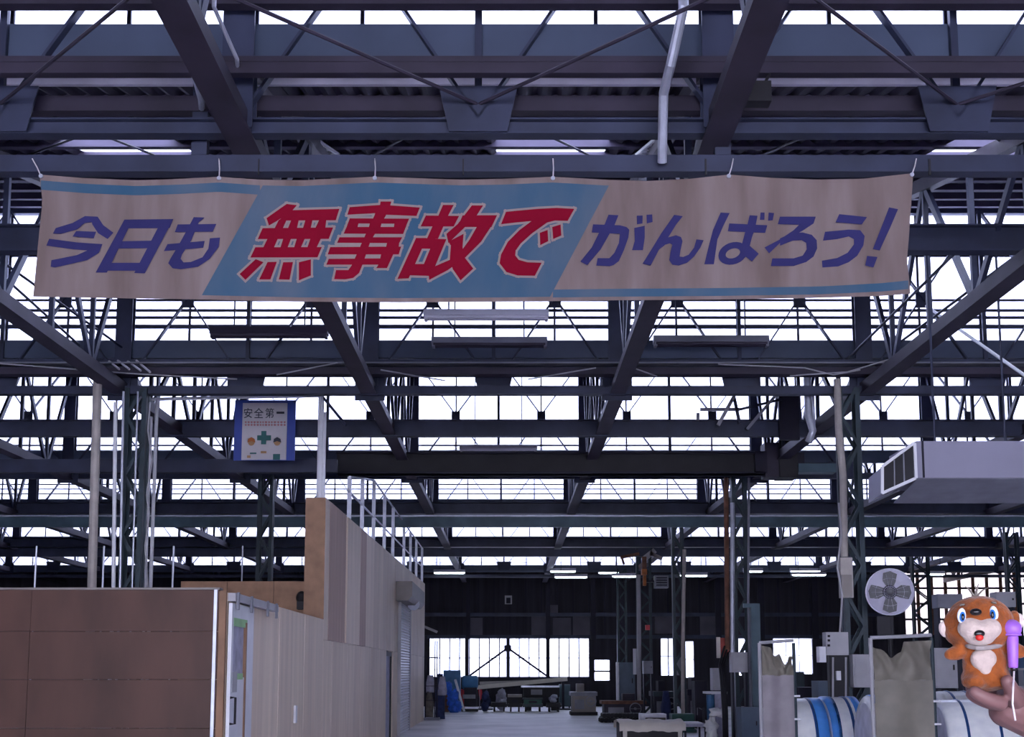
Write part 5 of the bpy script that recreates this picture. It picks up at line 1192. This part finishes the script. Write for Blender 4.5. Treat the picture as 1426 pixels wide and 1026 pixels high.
roll('white wrapped roll showing its round end beside the olive screen', 1202, 1244, 968, 14.7, [(0.16, 0.10, B_), (0.42, 0.03, N_)], None, -0.05)
roll('large white wrapped roll with navy bands below the toy', 1304, 1450, 974, 15.2, [(0.17, 0.03, N_), (0.46, 0.03, N_), (0.62, 0.05, 'wrap_end'), (0.76, 0.03, N_)], None, -0.12)
roll('white wrapped roll behind the large roll below the toy', 1300, 1352, 962, 18.6, [(0.3, 0.035, N_), (0.75, 0.035, N_)])
cabinet('pale_equipment', 'pale equipment cabinet behind the toy and the large roll', 1302, 902, 1332, 958, 21.0, 0.5, 'grey_paint', cat='cabinet', legs=True)
eq = cabinet('control_console', 'grey wide control panel with dark gauges behind the toy head', 1306, 827, 1340, 846, 22.0, 0.3, 'grey_mid', door=False, legs=True)
cabinet('control_console', 'lilac grey panel with a door right of the toy head', 1388, 824, 1414, 845, 22.0, 0.3, 'grey_paint', legs=True)
eb = thing('workbench', 'grey workbench with shelves behind the rolls and olive screen', 'bench', (P(1330, 950, 24).x, 24, 0))
for py in (905, 930, 955): MB().px(1296, py, 1436, py+3, 24, 0.6).build('shelf', 'grey_paint', eb)
for x in (1300, 1345, 1430): c = P(x, 905, 24); MB().box((c.x-0.03, 24, 0), (c.x+0.03, 24.6, c.z)).build('upright', 'blue_paint' if x == 1430 else 'steel_teal', eb)
for x0, x1, y0, y1, m in ((1304, 1322, 910, 930, 'steel_dark'), (1324, 1342, 916, 930, 'grey_mid'), (1302, 1340, 937, 955, 'cabinet_blue'), (1395, 1425, 930, 955, 'grey_mid')): MB().px(x0, y0, x1, y1, 24.1, 0.4).build('shelf_box', m, eb)
for i, (x0, y0, x1, y1, Y, m) in enumerate([(1110, 957, 1140, 972, 24, 'steel_dark'), (1140, 948, 1160, 975, 22.5, 'cabinet_blue')]):
    cabinet('machine_cabinet', ['black low machine cabinet behind the wrapped rolls', 'blue-grey narrow cabinet behind the wrapped rolls'][i], x0, y0, x1, y1, Y, 0.5, m, cat='cabinet', legs=True)

# ================================================================== TOY, MICROPHONE, HAND
TY = 1.5
def T(px, py, dy=0.0): return P(px, py, TY+dy)
sc = TY/F_PX*1.0
def eggs(items, name, m, parent, voxel=0.0022, smooth=6):
    bm = bmesh.new()
    for c, r, rot in items:
        mt = Matrix.Translation(c) @ Matrix.Rotation(rot, 4, 'Y') @ Matrix.Diagonal((*r, 1))
        bmesh.ops.create_icosphere(bm, subdivisions=3, radius=1.0, matrix=mt)
    me = bpy.data.meshes.new(name); bm.to_mesh(me); bm.free()
    o = bpy.data.objects.new(name, me); C.objects.link(o)
    md_ = o.modifiers.new('r', 'REMESH'); md_.mode = 'VOXEL'; md_.voxel_size = voxel
    ms = o.modifiers.new('s', 'SMOOTH'); ms.iterations = smooth; ms.factor = 0.5
    dg = bpy.context.evaluated_depsgraph_get(); me2 = bpy.data.meshes.new_from_object(o.evaluated_get(dg))
    bpy.data.objects.remove(o)
    org = ORIGIN[parent]
    for v in me2.vertices: v.co -= org
    for p in me2.polygons: p.use_smooth = True
    me2.materials.clear(); me2.materials.append(M[m]); me2.name = name
    o = bpy.data.objects.new(name, me2); C.objects.link(o); o.parent = parent; ORIGIN[o] = org
    return o
k = sc
ty = thing('plush_toy', 'small brown plush animal with cream muzzle and belly held up in a hand', 'toy', T(1372, 960))
body = eggs([
    (T(1364, 866), (46*k, 36*k, 37*k), 0), (T(1364, 880), (49*k, 36*k, 27*k), 0),
    (T(1372, 925), (31*k, 26*k, 36*k), 0), (T(1373, 944), (34*k, 28*k, 19*k), 0),
    (T(1332, 909, -0.006), (18*k, 11*k, 10*k), -0.25), (T(1346, 907), (12*k, 11*k, 10*k), 0),
    (T(1413, 905, -0.004), (18*k, 11*k, 11*k), 0.3), (T(1357, 950, -0.012), (17*k, 18*k, 10*k), 0), (T(1390, 950, -0.012), (17*k, 18*k, 10*k), 0),
    (T(1324, 872), (9*k, 10*k, 18*k), -0.2), (T(1410, 868), (9*k, 10*k, 20*k), 0.25)], 'body', 'fur_brown', ty)
eggs([(T(1317, 876, 0.004), (10*k, 8*k, 13*k), -0.25)], 'ear_tip', 'fur_tip', ty); eggs([(T(1416, 868, 0.006), (9*k, 8*k, 16*k), 0.35)], 'ear_tip', 'fur_tip', ty)
mz = eggs([(T(1364, 878, -0.024), (29*k, 16*k, 16*k), 0), (T(1351, 875, -0.026), (17*k, 16*k, 15*k), 0), (T(1377, 875, -0.026), (17*k, 16*k, 15*k), 0), (T(1364, 887, -0.022), (22*k, 14*k, 12*k), 0)], 'muzzle', 'fur_cream', ty)
eggs([(T(1370, 918, -0.016), (19*k, 12*k, 16*k), 0), (T(1372, 930, -0.018), (9*k, 8*k, 12*k), 0)], 'belly_patch', 'fur_cream', ty)
def egg(name, c, r, m, parent, rot=0): return eggs([(c, r, rot)], name, m, parent, 0.0007, 2)
egg('nose', T(1359, 852, -0.037), (8*k, 6*k, 5*k), 'toy_black', ty)
for x, y, d in ((1339, 857, 1), (1384, 854, -1)):
    e = egg('eye', T(x, y, -0.0285), (6.0*k, 4*k, 10.5*k), 'toy_white', ty, 0.1*d)
    egg('iris', T(x+d*1.2, y+1.5, -0.0312), (4.0*k, 2.6*k, 7.2*k), 'toy_blue', e, 0.1*d); egg('pupil', T(x+d*1.8, y+2, -0.0328), (2.4*k, 1.8*k, 5.0*k), 'toy_black', e)
mo = egg('mouth', T(1364, 882, -0.0385), (7.5*k, 4*k, 5*k), 'toy_black', ty)
egg('tongue', T(1364, 887.5, -0.0395), (5.5*k, 4*k, 4.5*k), 'toy_red', mo)
MB().tube([T(1344, 897, -0.010), T(1350, 900, -0.019), T(1360, 902, -0.0265), T(1370, 902, -0.0285), T(1380, 901, -0.0265), T(1390, 899, -0.019), T(1396, 896, -0.010)], 0.0030, 8).build('collar', 'toy_grey', ty)
for pts in ([(1356, 829), (1349, 820), (1343, 815)], [(1359, 829), (1361, 818), (1363, 812)], [(1361, 829), (1368, 822), (1376, 818)], [(1358, 829), (1360, 821), (1358, 815)]):
    MB().tube([T(x, y) for x, y in pts], [0.0016, 0.0011, 0.0004], 6).build('hair_tuft', 'khaki_cloth', ty)
for x, y, d in ((1340, 842, -0.25), (1384, 839, 0.2)): eggs([(T(x, y, -0.024), (4*k, 3*k, 1.7*k), d)], 'eyebrow', 'khaki_cloth', ty, 0.0006, 1)
mk = thing('toy_microphone', 'purple toy microphone in the paw of the plush animal', 'microphone', T(1411, 930, -0.022))
MB().lathe(T(1411, 930, -0.022), (T(1409.5, 880, -0.022)-T(1411, 930, -0.022)), [(0, 5.5*k), (0.002, 6.5*k), (42*k, 8*k), (44*k, 7*k)], 20).build('handle', 'toy_purple', mk, True)
MB().lathe(T(1409.5, 884, -0.022), (0,0,1), [(-0.001, 12.2*k), (0.0015, 12.2*k)], 24).build('collar_ring', 'toy_purple', mk, True)
hd = MB().ball(T(1409, 875, -0.022), (13*k, 13*k, 12.5*k), 24, 16).build('head', 'toy_purple', mk, True)
MB().ball(T(1412, 931, -0.022), (4.5*k, 4*k, 4*k), 12, 8).build('end_cap', 'toy_black', mk, True)
# the hand that carries the toy
hn = thing('person', 'bare hand and forearm reaching in to hold up the plush toy', 'person', T(1440, 1020, 0.0))
def skinned(chains, name, m, parent, sub=2):
    vs, es, rs = [], [], []
    def vid(p, r):
        for i, q in enumerate(vs):
            if (q-p).length < 1e-5: return i
        vs.append(p); rs.append(r); return len(vs)-1
    for ch in chains:
        prev = None
        for p, r in ch:
            i = vid(p, r)
            if prev is not None and prev != i: es.append((prev, i))
            prev = i
    me = bpy.data.meshes.new(name); me.from_pydata([tuple(v) for v in vs], es, [])
    o = bpy.data.objects.new(name, me); C.objects.link(o)
    md_ = o.modifiers.new('skin', 'SKIN'); md_.use_smooth_shade = True
    for i, sv in enumerate(me.skin_vertices[0].data): sv.radius = (rs[i], rs[i])
    me.skin_vertices[0].data[0].use_root = True
    su = o.modifiers.new('sub', 'SUBSURF'); su.levels = sub; su.render_levels = sub
    dg = bpy.context.evaluated_depsgraph_get(); me2 = bpy.data.meshes.new_from_object(o.evaluated_get(dg)); bpy.data.objects.remove(o)
    return me2
def hpt(px, py, dy): return T(px, py, dy)
W0 = hpt(1432, 996, 0.03); P0 = hpt(1404, 982, 0.02)
bm = bmesh.new()
arm = skinned([[(W0, 0.029), (hpt(1470, 1016, 0.045), 0.027), (hpt(1540, 1050, 0.06), 0.033)], [(W0, 0.029), (P0, 0.031), (hpt(1384, 972, 0.02), 0.024)]], 'a', 'skin', hn)
bm.from_mesh(arm)
F = [ # knuckle -> tip, four fingers fanned in depth under the toy, curling up behind and in front
  [(1402, 980, -0.022), (1378, 975, -0.028), (1360, 966, -0.030), (1350, 957, -0.026)],
  [(1400, 981, -0.004), (1374, 977, -0.008), (1355, 969, -0.008), (1346, 960, -0.004)],
  [(1400, 980, 0.014), (1374, 974, 0.014), (1355, 964, 0.016), (1347, 953, 0.020)],
  [(1402, 976, 0.032), (1382, 969, 0.036), (1368, 958, 0.040), (1362, 948, 0.042)]]
for f in F:
    mm = skinned([[(hpt(*f[0]), 0.0105), (hpt(*f[1]), 0.0095), (hpt(*f[2]), 0.0085), (hpt(*f[3]), 0.007)]], 'f', 'skin', hn); bm.from_mesh(mm)
mm = skinned([[(hpt(1418, 980, -0.005), 0.013), (hpt(1410, 964, -0.026), 0.0105), (hpt(1404, 950, -0.034), 0.009), (hpt(1398, 940, -0.034), 0.0072)]], 't', 'skin', hn); bm.from_mesh(mm)
me = bpy.data.meshes.new('hand'); bm.to_mesh(me); bm.free()
o = bpy.data.objects.new('hand', me); C.objects.link(o)
md_ = o.modifiers.new('r', 'REMESH'); md_.mode = 'VOXEL'; md_.voxel_size = 0.0016
ms = o.modifiers.new('s', 'SMOOTH'); ms.iterations = 5; ms.factor = 0.5
dg = bpy.context.evaluated_depsgraph_get(); me2 = bpy.data.meshes.new_from_object(o.evaluated_get(dg)); bpy.data.objects.remove(o)
for v in me2.vertices: v.co -= ORIGIN[hn]
for p in me2.polygons: p.use_smooth = True
me2.materials.clear(); me2.materials.append(M['skin']); o = bpy.data.objects.new('hand', me2); C.objects.link(o); o.parent = hn
MB().tube([T(1412, 934, -0.022), T(1411, 955, -0.050), T(1410, 980, -0.055), T(1414, 1003, -0.050)], 0.0011, 6).build('cord', 'cord', mk)
